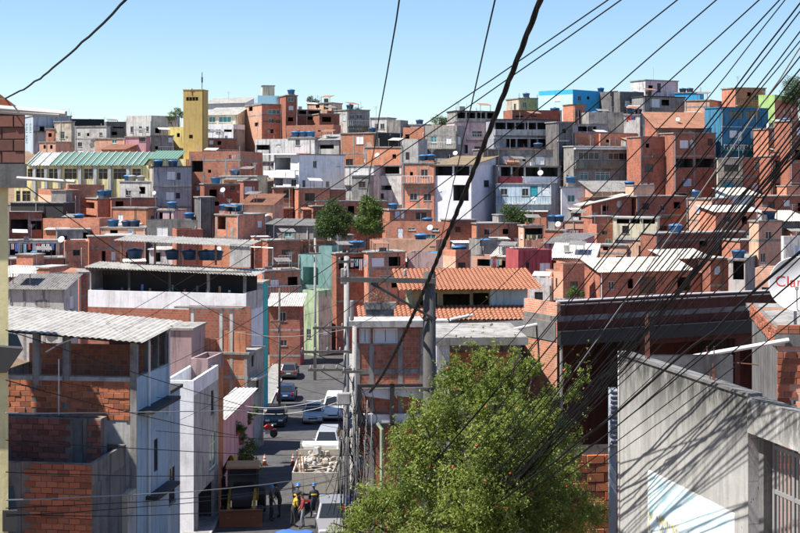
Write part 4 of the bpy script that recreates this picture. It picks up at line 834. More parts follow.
def terrace():
    r, W, L, Ht = ht['root'], ht['W'], ht['L'], ht['Ht']
    b = MB(); pt = .14; ph = 1.32
    b.box(0,W,0,pt,Ht,Ht+ph); b.box(0,pt,pt,L,Ht,Ht+ph); b.build('parapet', 'white', r)
    b = MB(); b.box(W-pt,W,pt,L,Ht-.001,Ht+ph+.1); b.build('parapet', 'concrete_pale', r)
    b = MB(); b.box(.2,W-.2,.2,L,Ht-.1,Ht+.02); b.build('terrace_floor', 'concrete_dark', r)
    zc = Ht + 3.05
    b = MB(); b.box(.0,W,L*.62,L*.62+.12,Ht,zc); b.build('back_wall', 'tar', r)  # coloured almost black for the shade inside the terrace
    b = MB(); b.box(.0,.12,.3,L*.62,Ht,zc); b.build('end_wall', 'concrete', r)
    for f_ in (.26, .52, .76, .985):
        b = MB(); b.box(W*f_-.1, W*f_+.1, .16, .36, Ht, zc-.1); b.build('post', 'concrete' if f_ > .7 else 'iron', r)
    # lower roof: sheets
    U = V3((1,0,-.028)).normalized(); V = V3((0,1,.10)).normalized(); nrm = U.cross(V).normalized(); n = 9; W2 = W + 1.0
    roof = empty('roof'); roof.parent = r
    for i in range(n):
        b = MB(); corrugated(b, V3((-.2,-.35,zc+.12)) + U*(W2/n*i) + nrm*(.014*(i % 2)), U, V, nrm, W2/n+.08, L*.75, .25, .03, .015); b.build('roof_sheet', 'sheet_white', roof)
    b = MB(); b.box(-.1,W+.5,-.2,-.08,zc-.1,zc+.02); b.build('fascia', 'concrete_dark', roof)
    # lattice truss
    b = MB()
    for i in range(14): b.bar((.5+i*.28, .5, zc-.05), (.64+i*.28, .5, zc-.5), .035); b.bar((.64+i*.28, .5, zc-.5), (.78+i*.28, .5, zc-.05), .035)
    b.build('truss', 'iron', roof)
    # clutter on the terrace
    for i, f_ in enumerate((.2,.33,.38,.52,.6,.68,.74,.82,.88)):
        m = MB(); m.lathe([(.16,0),(.2,.3),(.13,.75),(.1,1.5+.3*(i % 2))], 8, (W*f_, .6, Ht+.02)); m.build('stored_bundle', ['cloth4','cloth1','wood_slats','cloth5','cloth2'][i % 5], r)
    # upper canopy on posts
    zu = zc + 1.95
    for f_ in (.14,.36,.52,.63,.75,.87):
        b = MB(); b.box(W*f_-.07,W*f_+.07,2.0,2.14,zc+.3,zu); b.build('post', 'frame_brown', r)
    b = MB(); Uu = V3((1,0,-.03)).normalized(); corrugated(b, V3((W*.12,1.2,zu+.25)), Uu, V, Uu.cross(V), W*.86, 3.2, .25, .03, .015); b.build('upper_roof', 'sheet_white', r)
    b = MB(); b.tube([(W*.9,1.6,zu-.1),(W*1.12,1.6,zu-.2),(W*1.12,1.6,zc+.4)], .05, 6); b.build('rail', 'alu', r)
    b = MB(); b.box(W*.86,W*.99,1.3,1.36,zc+.25,zu+.1); b.build('panel', 'concrete_pale', r)
    for i, f_ in enumerate((.20,.45,.56,.66,.72)):
        p = ht['O'] + ht['ex']*W*f_ + ht['ey']*2.9; water_tank((p.x, p.y, ht['zb']+zc+.62), .95, 'tank_navy' if i != 4 else 'tank_blue', ['leftmost','second','third','fourth','rightmost'][i] + ' tank under the upper sheet roof of the terrace house')  # navy tubs carry the shadow under the upper roof in their colour
terrace()
H('X',240,262,282,420,'white_old','house with turquoise street side','beyond the long white terrace house',('R',268),D=121,a=-6,smat='turquoise',group=GRP)

# ------------------------------------------------------------------ right of the street
hr = H('O',95,360,140,900,'brick_dark','three-storey brick house with dark shop window frame','right of street, behind the poles',None,D=66,a=4,group=GRP,L=2.6,cols=[100,158,268,352],beams=[310],roof='none',win=[(112,143,154,203,'w'),(164,143,258,203,'w')])
def right_brick():
    r, W, L, Ht = hr['root'], hr['W'], hr['L'], hr['Ht']
    b = MB(); b.box(-.45, W+1.1, -.35, .6, Ht+.002, Ht+.30); b.box(-.3,W,.6,L,Ht+.002,Ht+.2); b.build('roof_slab', 'concrete_pale', r)
    s0, zA = hr['loc'](359, 383); s1, zB = hr['loc'](424, 421)
    b = MB()
    for s in (s0, (s0+s1)/2, s1): b.box(s-.1,s+.1,-.5,-.3,zB-.1,zA)
    b.box(s0+.1,s1-.1,-.5,-.3,zA-.16,zA); b.box(s0+.1,s1-.1,-.5,-.3,zB-.2,zB); b.build('shop_frame', 'iron', r)
    for a, c in ((s0+.1,(s0+s1)/2-.1),((s0+s1)/2+.1,s1-.1)):
        b = MB()
        b.hexa([(a,-.28,zA-.55),(c,-.28,zA-.75),(c,-.04,zA-.75),(a,-.04,zA-.55),(a,-.28,zA-.2),(c,-.28,zA-.2),(c,-.04,zA-.2),(a,-.04,zA-.2)]); b.build('awning', 'white', r); b = MB()
        b.hexa([(a,-.28,zB),(c,-.28,zB),(c,-.04,zB),(a,-.04,zB),(a,-.28,zB+.4),(c,-.28,zB+.35),(c,-.04,zB+.35),(a,-.04,zB+.4)]); b.build('awning', 'white', r)
    z_ = hr['loc'](381, 500)[1]
    b = MB(); s, _ = hr['loc'](366, 420); b.tube([(s,-.7,0),(s,-.7,zB+.6)], .06, 8); b.build('conduit', 'alu', r)
    b = MB(); s, _ = hr['loc'](381, 420); b.tube([(s,-.6,0),(s,-.6,zB-.25),(s-.2,-.45,zB)], .09, 8); b.build('drainpipe', 'green_pale', r)
right_brick()
# tile roofed house behind it
hx = H('X',412,527,289,420,'olive','house with two clay tiled roofs','centre, behind the utility pole',None,D=76,a=4,L=4.6,roof=('tile',.55,.75),rmat='clay_bright',group=GRP,win=[(473,293,489,307,'n'),(420,293,437,307,'n'),(443,294,470,306,'n')])
plaster('teal_pale', (.40,.60,.62), stain=.2)
def lower_tiles():
    r, W, L = hx['root'], hx['W'], hx['L']
    for a, c, z0, ys in ((-3.0, W*.98, hx['loc'](460, 325)[1]+.52, -1.1),):
        b = MB(); V = V3((0,2.6,.5)).normalized(); corrugated(b, V3((a,ys-1.5,z0)), V3((1,0,0)), V, V3((0,-V.z,V.y)), c-a, 2.7, .24, .05, .02, .4); b.build('lower_roof', 'clay_bright', r)
        b = MB(); b.box(a+.2, c-.1, ys-1.2, -.01, 0, z0); b.build('lower_wall', 'concrete', r)
    s0, zA = hx['loc'](490, 290); s1, zB = hx['loc'](526, 308)
    b = MB(); b.box(s0, W+.004, -.05, -.006, zB-.3, zA+.1); b.build('blue_panel', 'teal_pale', r)
    b = MB(); b.box(.1, W-.1, -.4, -.06, zB-.55, zB-.32); b.build('ledge', 'teal_pale', r)
lower_tiles()
# flat slab house with bright orange blocks
hs = H('X',438,521,340,470,'mortar','slab roofed house with bright orange blocks','right of the utility pole, behind tree',None,D=44.9,a=3,L=3.4,roof='none',group=GRP)
def slab_house():
    r, W, L, Ht = hs['root'], hs['W'], hs['L'], hs['Ht']
    b = MB(); b.box(-.15, W+.1, -.9, L, Ht+.002, Ht+.17); b.build('roof_slab', 'concrete', r)
    b = MB(); b.box(-.15, W+.1, -.94, -.901, Ht-.06, Ht+.19); b.build('fascia', 'concrete', r)
    lay_bricks(r, V3((.35,0,0)), 0, W-.6, Ht-1.6, Ht-.25, mat='clay_brick_bright', jit=.008)
    b = MB(); b.hexa([(-.1,-.8,Ht-.9),(.12,-.8,Ht-1.3),(.2,-.6,Ht-1.3),(-.1,-.6,Ht-.9),(-.12,-.85,Ht),(.25,-.85,Ht),(.25,-.6,Ht),(-.12,-.6,Ht)]); b.box(.15,.3,-.8,-.65,Ht-4,Ht-.02); b.build('bracket', 'white_old', r)
slab_house()
# dark open building
DEEP[0] = 6.5
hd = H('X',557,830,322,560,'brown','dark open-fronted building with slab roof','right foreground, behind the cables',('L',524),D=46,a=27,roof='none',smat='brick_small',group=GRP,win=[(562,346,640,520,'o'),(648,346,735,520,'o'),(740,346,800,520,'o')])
DEEP[0] = 1.7
def dark_building():
    r, W, L, Ht = hd['root'], hd['W'], hd['L'], hd['Ht']
    b = MB(); b.box(.0, W, .0, L, Ht+.002, Ht+.18); b.build('roof_slab', 'concrete_dark', r)
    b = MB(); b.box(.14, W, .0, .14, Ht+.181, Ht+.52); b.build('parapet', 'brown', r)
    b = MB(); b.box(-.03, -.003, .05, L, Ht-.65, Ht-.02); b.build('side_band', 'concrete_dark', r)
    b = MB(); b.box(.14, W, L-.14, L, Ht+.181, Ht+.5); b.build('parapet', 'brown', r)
    b = MB(); b.box(.0, .139, .0, L, Ht+.181, Ht+.62); b.build('parapet', 'brick_small', r)
    b = MB(); b.box(.0, W, -.03, .10, Ht+.521, Ht+.56); b.build('flashing', 'concrete_dark', r)
    b = MB(); b.tube([(.3,.5,Ht+.62),(W*.5,.45,Ht+.66),(W,.6,Ht+.60)], .035, 6); b.build('conduit', 'pvc', r)
    b = MB(); b.box(-.002, W, -.22, -.012, Ht-.75, Ht-.3); b.build('fascia', 'black_sheet', r)
    for yy, zz in ((1.2, .25), (5.6, .35)):
        b = MB(); b.tube([(-.9,yy,Ht-zz-.06),(.02,yy,Ht-zz+.06)], .055, 8); b.build('spout', 'pvc', r)
    b = MB(); b.tube([(.1,-.1,Ht-.5),(.1,-.1,0)], .05, 6); b.build('drainpipe', 'concrete', r)
    for f_ in (.30,.31,.325):
        b = MB(); b.tube([(W*f_,.3,Ht-2.4),(W*f_+.02,.3,Ht+.0)], .012, 5); b.build('reinforcing_bar', 'iron_rust', r)
dark_building()
# orange block wall stub at the foot of the tree
hob = H('X',560,617,449,560,'mortar','orange block wall','between the tree and the pale concrete wall',None,D=31,a=8,L=.4,roof='none',group=GRP,zb=None,name='block_wall',cat='wall')
lay_bricks(hob['root'], V3((0,0,0)), 0, hob['W'], max(0, hob['Ht']-2.6), hob['Ht'], mat='clay_brick_bright', bw=.39, bh=.19, jit=.008)
# ribbed blue metal door strip above it
hb2 = H('X',610,616.5,388,449,'net_blue','ribbed blue grey roller shutter strip','left of the pale concrete wall',None,D=30,a=8,L=.12,roof='none',group=GRP,name='roller_shutter',cat='shutter')
for k in range(12):
    b = MB(); b.tube([(0,-.03,hb2['Ht']-.06-.105*k),(hb2['W'],-.03,hb2['Ht']-.06-.105*k)], .05, 6); b.build('rib', 'grey_blue', hb2['root'])

# pale board-marked concrete wall with gate
def formwork():
    m, t, n, l, b = new_mat('formwork'); tc = n.new('ShaderNodeTexCoord'); off, rnd = rand_off(n, l, tc)
    g = noise(n, l, tc.outputs['Object'], 5, 6, .7); c = mixc(n, l, g, (.50,.485,.45), (.86,.84,.79))
    st = ramp(n, l, noise(n, l, tc.outputs['Object'], 3.2, 6, .7, (1.5,1.5,.13)), .46, .72); mu = n.new('ShaderNodeMath'); mu.operation = 'MULTIPLY'; l.new(st, mu.inputs[0]); mu.inputs[1].default_value = .62
    c = mixc(n, l, mu.outputs[0], c, (.22,.205,.185))
    sp = n.new('ShaderNodeSeparateXYZ'); l.new(tc.outputs['Object'], sp.inputs[0])
    top = n.new('ShaderNodeMapRange'); l.new(sp.outputs[2], top.inputs[0]); top.inputs[1].default_value = -1.25; top.inputs[2].default_value = -.15     # black mould on the rain-soaked top
    mn = n.new('ShaderNodeMath'); mn.operation = 'MULTIPLY'; l.new(top.outputs[0], mn.inputs[0]); l.new(ramp(n, l, noise(n, l, tc.outputs['Object'], 2.4, 7, .75, (1.4,1.4,.5)), .30, .56), mn.inputs[1])
    c = mixc(n, l, mn.outputs[0], c, (.10,.095,.088))
    wv = n.new('ShaderNodeTexBrick'); cb = n.new('ShaderNodeCombineXYZ'); l.new(sp.outputs[1], cb.inputs[0]); l.new(sp.outputs[2], cb.inputs[1]); l.new(cb.outputs[0], wv.inputs['Vector'])
    wv.inputs['Scale'].default_value = 1; wv.inputs['Brick Width'].default_value = 1.22; wv.inputs['Row Height'].default_value = .62; wv.inputs['Mortar Size'].default_value = .006; wv.offset = 0
    wv.inputs['Color1'].default_value = (1,1,1,1); wv.inputs['Color2'].default_value = (.9,.9,.9,1); wv.inputs['Mortar'].default_value = (.55,.55,.55,1)
    c = mixc(n, l, 1.0, c, wv.outputs['Color'], 'MULTIPLY')
    pit = ramp(n, l, noise(n, l, tc.outputs['Object'], 26, 3, .5, (1,1,.6)), .66, .72); c = mixc(n, l, pit, c, (.10,.09,.08))
    l.new(c, b.inputs['Base Color']); b.inputs['Roughness'].default_value = .93
    bp = n.new('ShaderNodeBump'); bp.inputs['Strength'].default_value = .5; bp.inputs['Distance'].default_value = .015; l.new(noise(n, l, tc.outputs['Object'], 18, 6, .7, (1,1,.25)), bp.inputs['Height']); l.new(bp.outputs[0], b.inputs['Normal'])
    m, t, n, l, b = new_mat('mural'); tc = n.new('ShaderNodeTexCoord'); sp = n.new('ShaderNodeSeparateXYZ'); l.new(tc.outputs['Object'], sp.inputs[0])
    g = noise(n, l, tc.outputs['Object'], 2.5, 5, .6); c = mixc(n, l, ramp(n, l, g, .45, .7), (.72,.86,.88), (.42,.74,.77))
    paint = noise(n, l, tc.outputs['Object'], 7, 3, .5, (1,1.6,.5)); pr = n.new('ShaderNodeValToRGB'); l.new(paint, pr.inputs[0])
    e = pr.color_ramp.elements; e[0].position = .36; e[0].color = (.02,.16,.16,1); e[1].position = .48; e[1].color = (.62,.48,.16,1)
    for p_, c_ in ((.53,(.75,.72,.62,1)), (.6,(.10,.18,.30,1)), (.68,(.45,.40,.30,1))): q = e.new(p_); q.color = c_
    mr = n.new('ShaderNodeMapRange'); l.new(sp.outputs[2], mr.inputs[0]); mr.inputs[1].default_value = -2.42; mr.inputs[2].default_value = -2.52
    d = n.new('ShaderNodeMath'); d.operation = 'MULTIPLY'; l.new(mr.outputs[0], d.inputs[0]); l.new(ramp(n, l, noise(n, l, tc.outputs['Object'], 3.0, 3, .5), .44, .52), d.inputs[1])
    c = mixc(n, l, d.outputs[0], c, pr.outputs[0]); l.new(c, b.inputs['Base Color']); b.inputs['Roughness'].default_value = .7
formwork()
plain('gate_grey', (.24,.235,.23), .6)
MUR = {}
def mural_edges():                               # the paint flakes away along its borders
    m = M['mural']; t = m.node_tree; n, l = t.nodes, t.links; b = n['Principled BSDF']; src = b.inputs['Base Color'].links[0].from_socket
    tc = n.new('ShaderNodeTexCoord'); sp = n.new('ShaderNodeSeparateXYZ'); l.new(tc.outputs['Object'], sp.inputs[0])
    def mth(op, a, c):
        x = n.new('ShaderNodeMath'); x.operation = op
        for i, v in enumerate((a, c)):
            if hasattr(v, 'is_output'): l.new(v, x.inputs[i])
            else: x.inputs[i].default_value = v
        return x.outputs[0]
    d = mth('MINIMUM', mth('MINIMUM', mth('SUBTRACT', sp.outputs[0], MUR['s0']), mth('SUBTRACT', MUR['s1'], sp.outputs[0])), mth('SUBTRACT', MUR['z1'], sp.outputs[2]))
    nz = noise(n, l, tc.outputs['Object'], 6, 8, .8); e = mth('ADD', d, mth('MULTIPLY', mth('SUBTRACT', nz, .55), .35)); k = ramp(n, l, e, .0, .05)
    flake = ramp(n, l, noise(n, l, tc.outputs['Object'], 9, 8, .8), .60, .68); k2 = mth('MULTIPLY', k, mth('SUBTRACT', 1.0, mth('MULTIPLY', flake, .8)))
    g = noise(n, l, tc.outputs['Object'], 5, 6, .7); base = mixc(n, l, g, (.64,.62,.58), (.9,.88,.83)); l.new(mixc(n, l, k2, base, src), b.inputs['Base Color'])
def gate_wall():
    zt = -3.29; A = V3((3.93, 25.0, 0)); B = V3((5.06, 20.35, 0)); d = (B-A).normalized(); Lw = (B-A).length
    rz = math.atan2(d.y, d.x); r = empty('concrete_wall', (A.x, A.y, zt), rz); tag(r, 'pale weathered concrete wall with painted mural and iron gate', 'wall', GRP)
    zg = tz(A.x, A.y) - zt - .5
    # local x runs along the wall toward the viewer, y = to the right of the photo (behind the wall)
    LX, LY = V3((1,0,0)), V3((0,1,0)); O = V3((0,0,0)); T = .17
    b = MB(); b.box(0, Lw, 0, T, zg-1.5, 0); b.build('wall', 'formwork', r)
    b = MB(); b.box(Lw+.002, Lw+3.4, -.02, T+.05, -.52, .0); b.build('lintel', 'formwork', r)
    b = MB(); b.box(-.02, Lw+.05, -.03, T+.03, .002, .05); b.build('coping', 'concrete_dark', r)
    b = MB(); b.box(-.06, -.002, -.02, T+.03, zg-1.5, .05); b.build('end_post', 'concrete_pale', r)
    b = MB(); b.box(Lw+.002, Lw+.14, .172, .38, zg-1.5, -.53); b.build('pier', 'concrete_dark', r)
    # mural panel
    xa, za = None, None
    def at(px, py):
        dd = V3(((px-400)/F, 1, -(py-YH)/F)); nn = V3((-d.y, d.x, 0)); k = A.dot(nn)/dd.dot(nn); p = dd*k; return (p-A).dot(d), p.z-zt
    s0, zz = at(648, 469); s1, _ = at(735, 521)
    b = MB(); b.box(s0, s1, -.006, -.002, zz-1.8, zz); b.build('mural', 'mural', r); MUR.update(s0=s0, s1=s1, z1=zz); mural_edges()
    # gate
    g = empty('gate'); g.parent = r; x0, x1 = Lw+.16, Lw+1.35; yg = .30
    for a, c in ((x0,x0+.06),(x1-.06,x1),((x0+x1)/2-.03,(x0+x1)/2+.03)):
        b = MB(); b.box(a,c,yg,yg+.05,zg-1.5,-.62); b.build('gate_stile', 'gate_grey', g)
    for z_ in (-.68,-1.32,-2.3):
        b = MB(); b.box(x0+.061,x1-.061,yg+.004,yg+.045,z_-.06,z_); b.build('gate_rail', 'gate_grey', g)
    for k in range(9):
        a = x0+.11+k*(x1-x0-.2)/9; b = MB(); b.box(a,a+.05,yg+.012,yg+.035,zg-1.4,-.7); b.build('gate_slat', 'gate_grey', g)
    b = MB(); b.box(Lw+.0, Lw+3.4, T+.052, 2.2, -.5, -.4); b.build('gate_shade_slab', 'concrete_dark', r); b = MB(); b.box(Lw+.2, Lw+3.4, 1.9, 2.0, zg-1.5, -.51); b.build('gate_dark_backing', 'concrete_dark', r)  # roof slab and dark backing added to keep the gateway in shade
    # rebars sticking up
    for s, hh in ((.95,.75),(1.02,.85),(1.09,.7),(3.4,.18),(3.5,.3),(3.55,.22)):
        b = MB(); b.tube([(s,.08,-.1),(s+.02,.07,hh)], .011, 5); b.build('reinforcing_bar', 'iron_rust', r)
    # inner cross wall
    r2 = H('X',645,733,356,470,'concrete_dark','dark inner concrete wall with rusty bars','behind the pale concrete wall',None,D=29,a=3,L=.2,roof='none',group=GRP,name='inner_wall',cat='wall')
    for s in (r2['W']*.72, r2['W']*.80):
        b = MB(); b.tube([(s,.1,r2['Ht']-.1),(s,.1,r2['Ht']+.18)], .013, 5); b.build('reinforcing_bar', 'iron_rust', r2['root'])
    b = MB(); b.tube([(r2['W']-.05,.05,r2['Ht']-.15),(r2['W']+.55,.0,r2['Ht']-.2)], .013, 5); b.build('reinforcing_bar', 'iron_rust', r2['root'])
gate_wall()
# brick house at the right edge carrying the dish
hq = H('X',777,860,333,520,'brick_pale','brick house carrying the big dish','at right edge, right foreground',('L',752),D=33,a=-9,roof='none',smat='concrete_dark',group=GRP,win=[(789,400,796,418,'t')])
def dish_house():
    r, W, L, Ht = hq['root'], hq['W'], hq['L'], hq['Ht']
    b = MB(); b.box(0,W,0,L+2,Ht-.2,Ht-.08); b.build('roof_slab', 'concrete', r)
    b = MB(); b.box(-.06,W,-.06,.12,Ht-.32+.02,Ht-.02); b.build('beam', 'concrete_dark', r)
    nb = int(W/.26)
    for k in range(nb):
        for j_ in range(2):
            b = MB(); b.box(.26*k+.005,.26*k+.25,-.05,.13,Ht+j_*.1,Ht+.092+j_*.1); b.build('brick', 'clay_brick', r)
    b = MB(); b.tube([(.25,-.1,Ht-.15),(-2.4,-1.0,Ht-.55)], .055, 8); b.build('spout', 'pvc', r)
    # courses along the sunlit left parapet
    lay_bricks(r, V3((0,L,0)), -math.pi/2, L, Ht-.3, Ht+.1, bw=.22, bh=.085, j=.014, mat='clay_brick', jit=.003)
    b = MB(); b.box(0,.12,.14,L,Ht+.001,Ht+.1); b.build('parapet', 'mortar', r)
    lay_bricks(r, V3((0,0,0)), 0, W, Ht-3.2, Ht-.42, bw=.29, bh=.14, j=.014, mat='clay_brick', holes=[(.45,.95,Ht-3.0,Ht-1.3)], jit=.003)
dish_house()

# near-left house cut by the frame
def edge_house():
    D = 24.0; x1 = P(25, 0, D).x; zt = P(0, 96, D).z
    r = empty('house', (x1-4.0, D, tz(-7, D)-.5), 0); zb = r.location.z; tag(r, 'yellow plaster house with projecting brick upper storey at left edge', 'house', GRP)
    Z = lambda py: P(0, py, D).z - zb
    xe = 4.0; xy = xe - (25-8.5)/F*D
    SK = -.31
    def skew(bm, x0, x1, y0, y1, z0, z1): bm.hexa([(x0+SK*y0,y0,z0),(x1+SK*y0,y0,z0),(x1+SK*y1,y1,z0),(x0+SK*y1,y1,z0),(x0+SK*y0,y0,z1),(x1+SK*y0,y0,z1),(x1+SK*y1,y1,z1),(x0+SK*y1,y1,z1)])
    b = MB(); skew(b, 0, xe, 0, 5, Z(164), Z(112)); b.build('upper_wall', 'mortar_shaded', r)
    lay_bricks(r, V3((xe-1.6,0,0)), 0, 1.6, Z(163), Z(113), mat='clay_brick_shaded')
    b = MB(); b.hexa([(xe-2.2,-.05,Z(112)),(xe,-.05,Z(112)),(xe-1.6,5,Z(112)),(xe-3.8,5,Z(112)),(xe-2.2,-.05,Z(80)),(xe-.75,-.05,Z(80)),(xe-2.3,5,Z(80)),(xe-3.8,5,Z(80))]); b.build('gable', 'brick_dark', r)
    b = MB(); skew(b, xe-3, xe+.03, -.08, 5, Z(188), Z(164)); b.build('slab', 'concrete_dark', r)
    b = MB(); skew(b, 0, xy, .15, 5, 0, Z(188)-.001); b.build('lower_wall', 'lemon', r)
    b = MB(); b.hexa([(xy-1,-.1,Z(372)),(xy+.0,-.1,Z(372)),(xy-.65,2,Z(372)),(xy-1,2,Z(372)),(xy-1,-.1,Z(342)),(xy+.28,-.1,Z(348)),(xy-.4,2,Z(348)),(xy-1,2,Z(342))]); b.build('ledge', 'tar', r)
    b = MB(); skew(b, xy-.1, xy+.15, .1, 2, Z(533), Z(512)); b.build('ledge', 'tar', r)
    for px, py, px2, py2, rad in ((-5,108,66,114,.055),(-5,111,60,115,.04),(17,178,75,182,.03)):
        b = MB(); p, q = P(px,py,D-.4), P(px2,py2,D-.6); b.tube([p-r.location, q-r.location], rad, 8); b.build('gutter_pole', 'pipe_grey', r)
edge_house()
# ------------------------------------------------------------------ trees and plants
def leaf_mat(name, c1, c2, trans=.35):
    m, t, n, l, b = new_mat(name); g = n.new('ShaderNodeNewGeometry'); tc = n.new('ShaderNodeTexCoord')
    c = mixc(n, l, g.outputs['Random Per Island'], c1, c2)
    c = mixc(n, l, ramp(n, l, noise(n, l, tc.outputs['Object'], .9, 3), .35, .7), c, tuple(x*.72 for x in c1))
    l.new(c, b.inputs['Base Color']); b.inputs['Roughness'].default_value = .5; b.inputs['Specular IOR Level'].default_value = .35
    tr = n.new('ShaderNodeBsdfTranslucent'); l.new(c, tr.inputs[0]); mx = n.new('ShaderNodeMixShader'); mx.inputs[0].default_value = trans
    l.new(b.outputs[0], mx.inputs[1]); l.new(tr.outputs[0], mx.inputs[2]); l.new(mx.outputs[0], n['Material Output'].inputs[0])
leaf_mat('leaf_bright', (.17,.25,.04), (.40,.43,.11), .5); leaf_mat('leaf_dark', (.045,.085,.018), (.11,.16,.04), .35); leaf_mat('leaf_mid', (.075,.14,.024), (.18,.24,.05)); leaf_mat('leaf_dry', (.22,.12,.075), (.34,.20,.13), .2)
plain('bark', (.085,.062,.045), .95, grain=.3); plain('flower_red', (.42,.06,.025), .6, var=.3); plain('terracotta', (.42,.16,.08), .8)
def leaves(blobs, n, size, upbias=.35, shell=.55, clump=24, spread=.3, asp=.42):
    """n leaf quads in clumps spread through the blobs (centre, radius)"""
    rad = np.array([b_[1] for b_ in blobs]); w_ = rad**2.3; w_ /= w_.sum(); C = np.array([tuple(b_[0]) for b_ in blobs])
    nc = max(1, n//clump); k = rng.choice(len(blobs), nc, p=w_); d = rng.normal(size=(nc, 3)); d /= np.linalg.norm(d, axis=1)[:, None]
    r = rad[k]*(shell + (1-shell)*rng.random(nc)**.7)*rng.uniform(.75, 1.12, nc); cc = C[k] + d*r[:, None]
    cl = np.repeat(cc, clump, 0); dd = np.repeat(d, clump, 0); rr = np.repeat(rad[k], clump)
    p = cl + rng.normal(size=cl.shape)*(spread*np.minimum(rr, np.median(rad)))[:, None]*np.array([.5, .5, .42])
    nr = dd*.6 + rng.normal(size=p.shape)*.75; nr[:, 2] += upbias; nr /= np.linalg.norm(nr, axis=1)[:, None]
    t_ = np.cross(nr, rng.normal(size=p.shape)); t_ /= np.linalg.norm(t_, axis=1)[:, None]; s_ = np.cross(nr, t_)
    L = size*rng.uniform(.6, 1.35, len(p)); W = L*asp
    v = np.stack([p - t_*(L/2)[:, None], p + s_*(W/2)[:, None] + nr*(L*.06)[:, None], p + t_*(L/2)[:, None], p - s_*(W/2)[:, None] + nr*(L*.06)[:, None]], 1).reshape(-1, 3)
    return v, cc
def leaf_object(name, v, mat, parent):
    me = bpy.data.meshes.new(name); nq = len(v)//4; me.vertices.add(len(v)); me.vertices.foreach_set('co', v.astype(np.float32).ravel())
    me.loops.add(nq*4); me.loops.foreach_set('vertex_index', np.arange(nq*4, dtype=np.int32)); me.polygons.add(nq); me.polygons.foreach_set('loop_start', np.arange(0, nq*4, 4, dtype=np.int32))
    me.update(calc_edges=True); me.materials.append(M[mat]); o = bpy.data.objects.new(name, me); col.objects.link(o); o.parent = parent; o['kind'] = 'stuff'; return o
def tree(name, label, base, blobs, n, size, mat, cat='tree', trunk=.16, group=None, nb=16, **kw):
    base = V3(base); r = empty(name, base); tag(r, label, cat, group); bl = [(V3(c)-base, q) for c, q in blobs]
    v, cc = leaves(bl, n, size, **kw); leaf_object('crown', v, mat, r)
    top = sum((b_[0] for b_ in bl), V3((0,0,0)))/len(bl); m = MB()
    fork = V3((top.x*.35, top.y*.35, top.z*.42)); m.tube([(0,0,-.3), fork*.5 + V3((trunk*.4,0,0)), fork], [trunk, trunk*.8, trunk*.65], 8); m.build('trunk', 'bark', r)
    for k in range(min(nb, len(bl)*2)):
        c = bl[k % len(bl)]; e = c[0] + V3(tuple(rng.normal(size=3)))*c[1]*.45
        m = MB(); mid = fork.lerp(e, .5) + V3((0,0,c[1]*.15)); m.tube([fork*.96, mid, e], [trunk*.45, trunk*.26, trunk*.09], 6); m.build('limb', 'bark', r)
    return r, cc, bl
# the big flowering tree in front
TD = 29.0
spec = [(470,388,36,0),(506,382,30,.4),(440,425,42,-.2),(500,432,52,-.7),(540,418,36,.3),(420,472,44,-.3),(480,490,62,-1.0),(550,485,50,-.2),(392,508,38,0),(578,512,34,0),(574,394,15,.6),(362,520,24,.2),(376,498,24,.1),(350,535,24,.2),
        (532,366,16,.3),(452,378,22,.2),(598,518,18,.3),(440,545,60,-.6),(530,548,64,-.6),(486,360,15,.2),(408,440,26,0),(560,446,34,.5),(583,380,8,.7),(516,352,9,.3),(478,348,8,.3),(566,373,9,.6)]
blobs = [(P(x, y, TD+d), r_/F*TD*.88) for x, y, r_, d in spec]
tb = P(485, 0, TD+.4); big, cc, bl = tree('flowering_tree', 'bushy green tree dotted with red flowers in the centre foreground', (tb.x, tb.y, tz(tb.x, tb.y)), blobs, 84000, .066, 'leaf_bright', trunk=.17, clump=34, spread=.30, shell=.25, nb=30, upbias=.5)
# long shoots that stand out of the crown
sv = []
for k in range(460):
    i = max(rng.integers(0, len(cc), 3), key=lambda q: cc[q][2]) if k % 2 else rng.integers(len(cc)); p = cc[i]; d = rng.normal(size=3)*.35; d[2] = abs(d[2])+.55; d[1] -= .2; L_ = rng.uniform(.3, 1.05)
    q = [(V3(tuple(p + d*L_*f_ + rng.normal(size=3)*.02)), .055*(1.25-f_)) for f_ in np.linspace(0, 1, 9)]
    sv.append(leaves(q, 80, .058, clump=4, spread=.9)[0])
leaf_object('shoots', np.concatenate(sv), 'leaf_bright', big)
me = bpy.data.meshes.new('flower'); m_ = MB(); m_.lathe([(.005,0),(.022,.012),(.03,.035),(.024,.055),(.034,.07),(.012,.066)], 7); fo = m_.build('flower', 'flower_red', big, True); fm = fo.data
front = [c for c in cc if c[1] < .3]; pick = rng.choice(len(front), 60, replace=False)
for j, i in enumerate(pick):
    o = fo if j == 0 else fo.copy()
    if j: col.objects.link(o); o.parent = big
    p = front[i] + rng.normal(size=3)*.05 + np.array([0, -.22, .05]); o.location = tuple(p); o.rotation_euler = tuple(rng.uniform(-2, 2, 3)); o.scale = (rng.uniform(.5, .85),)*3
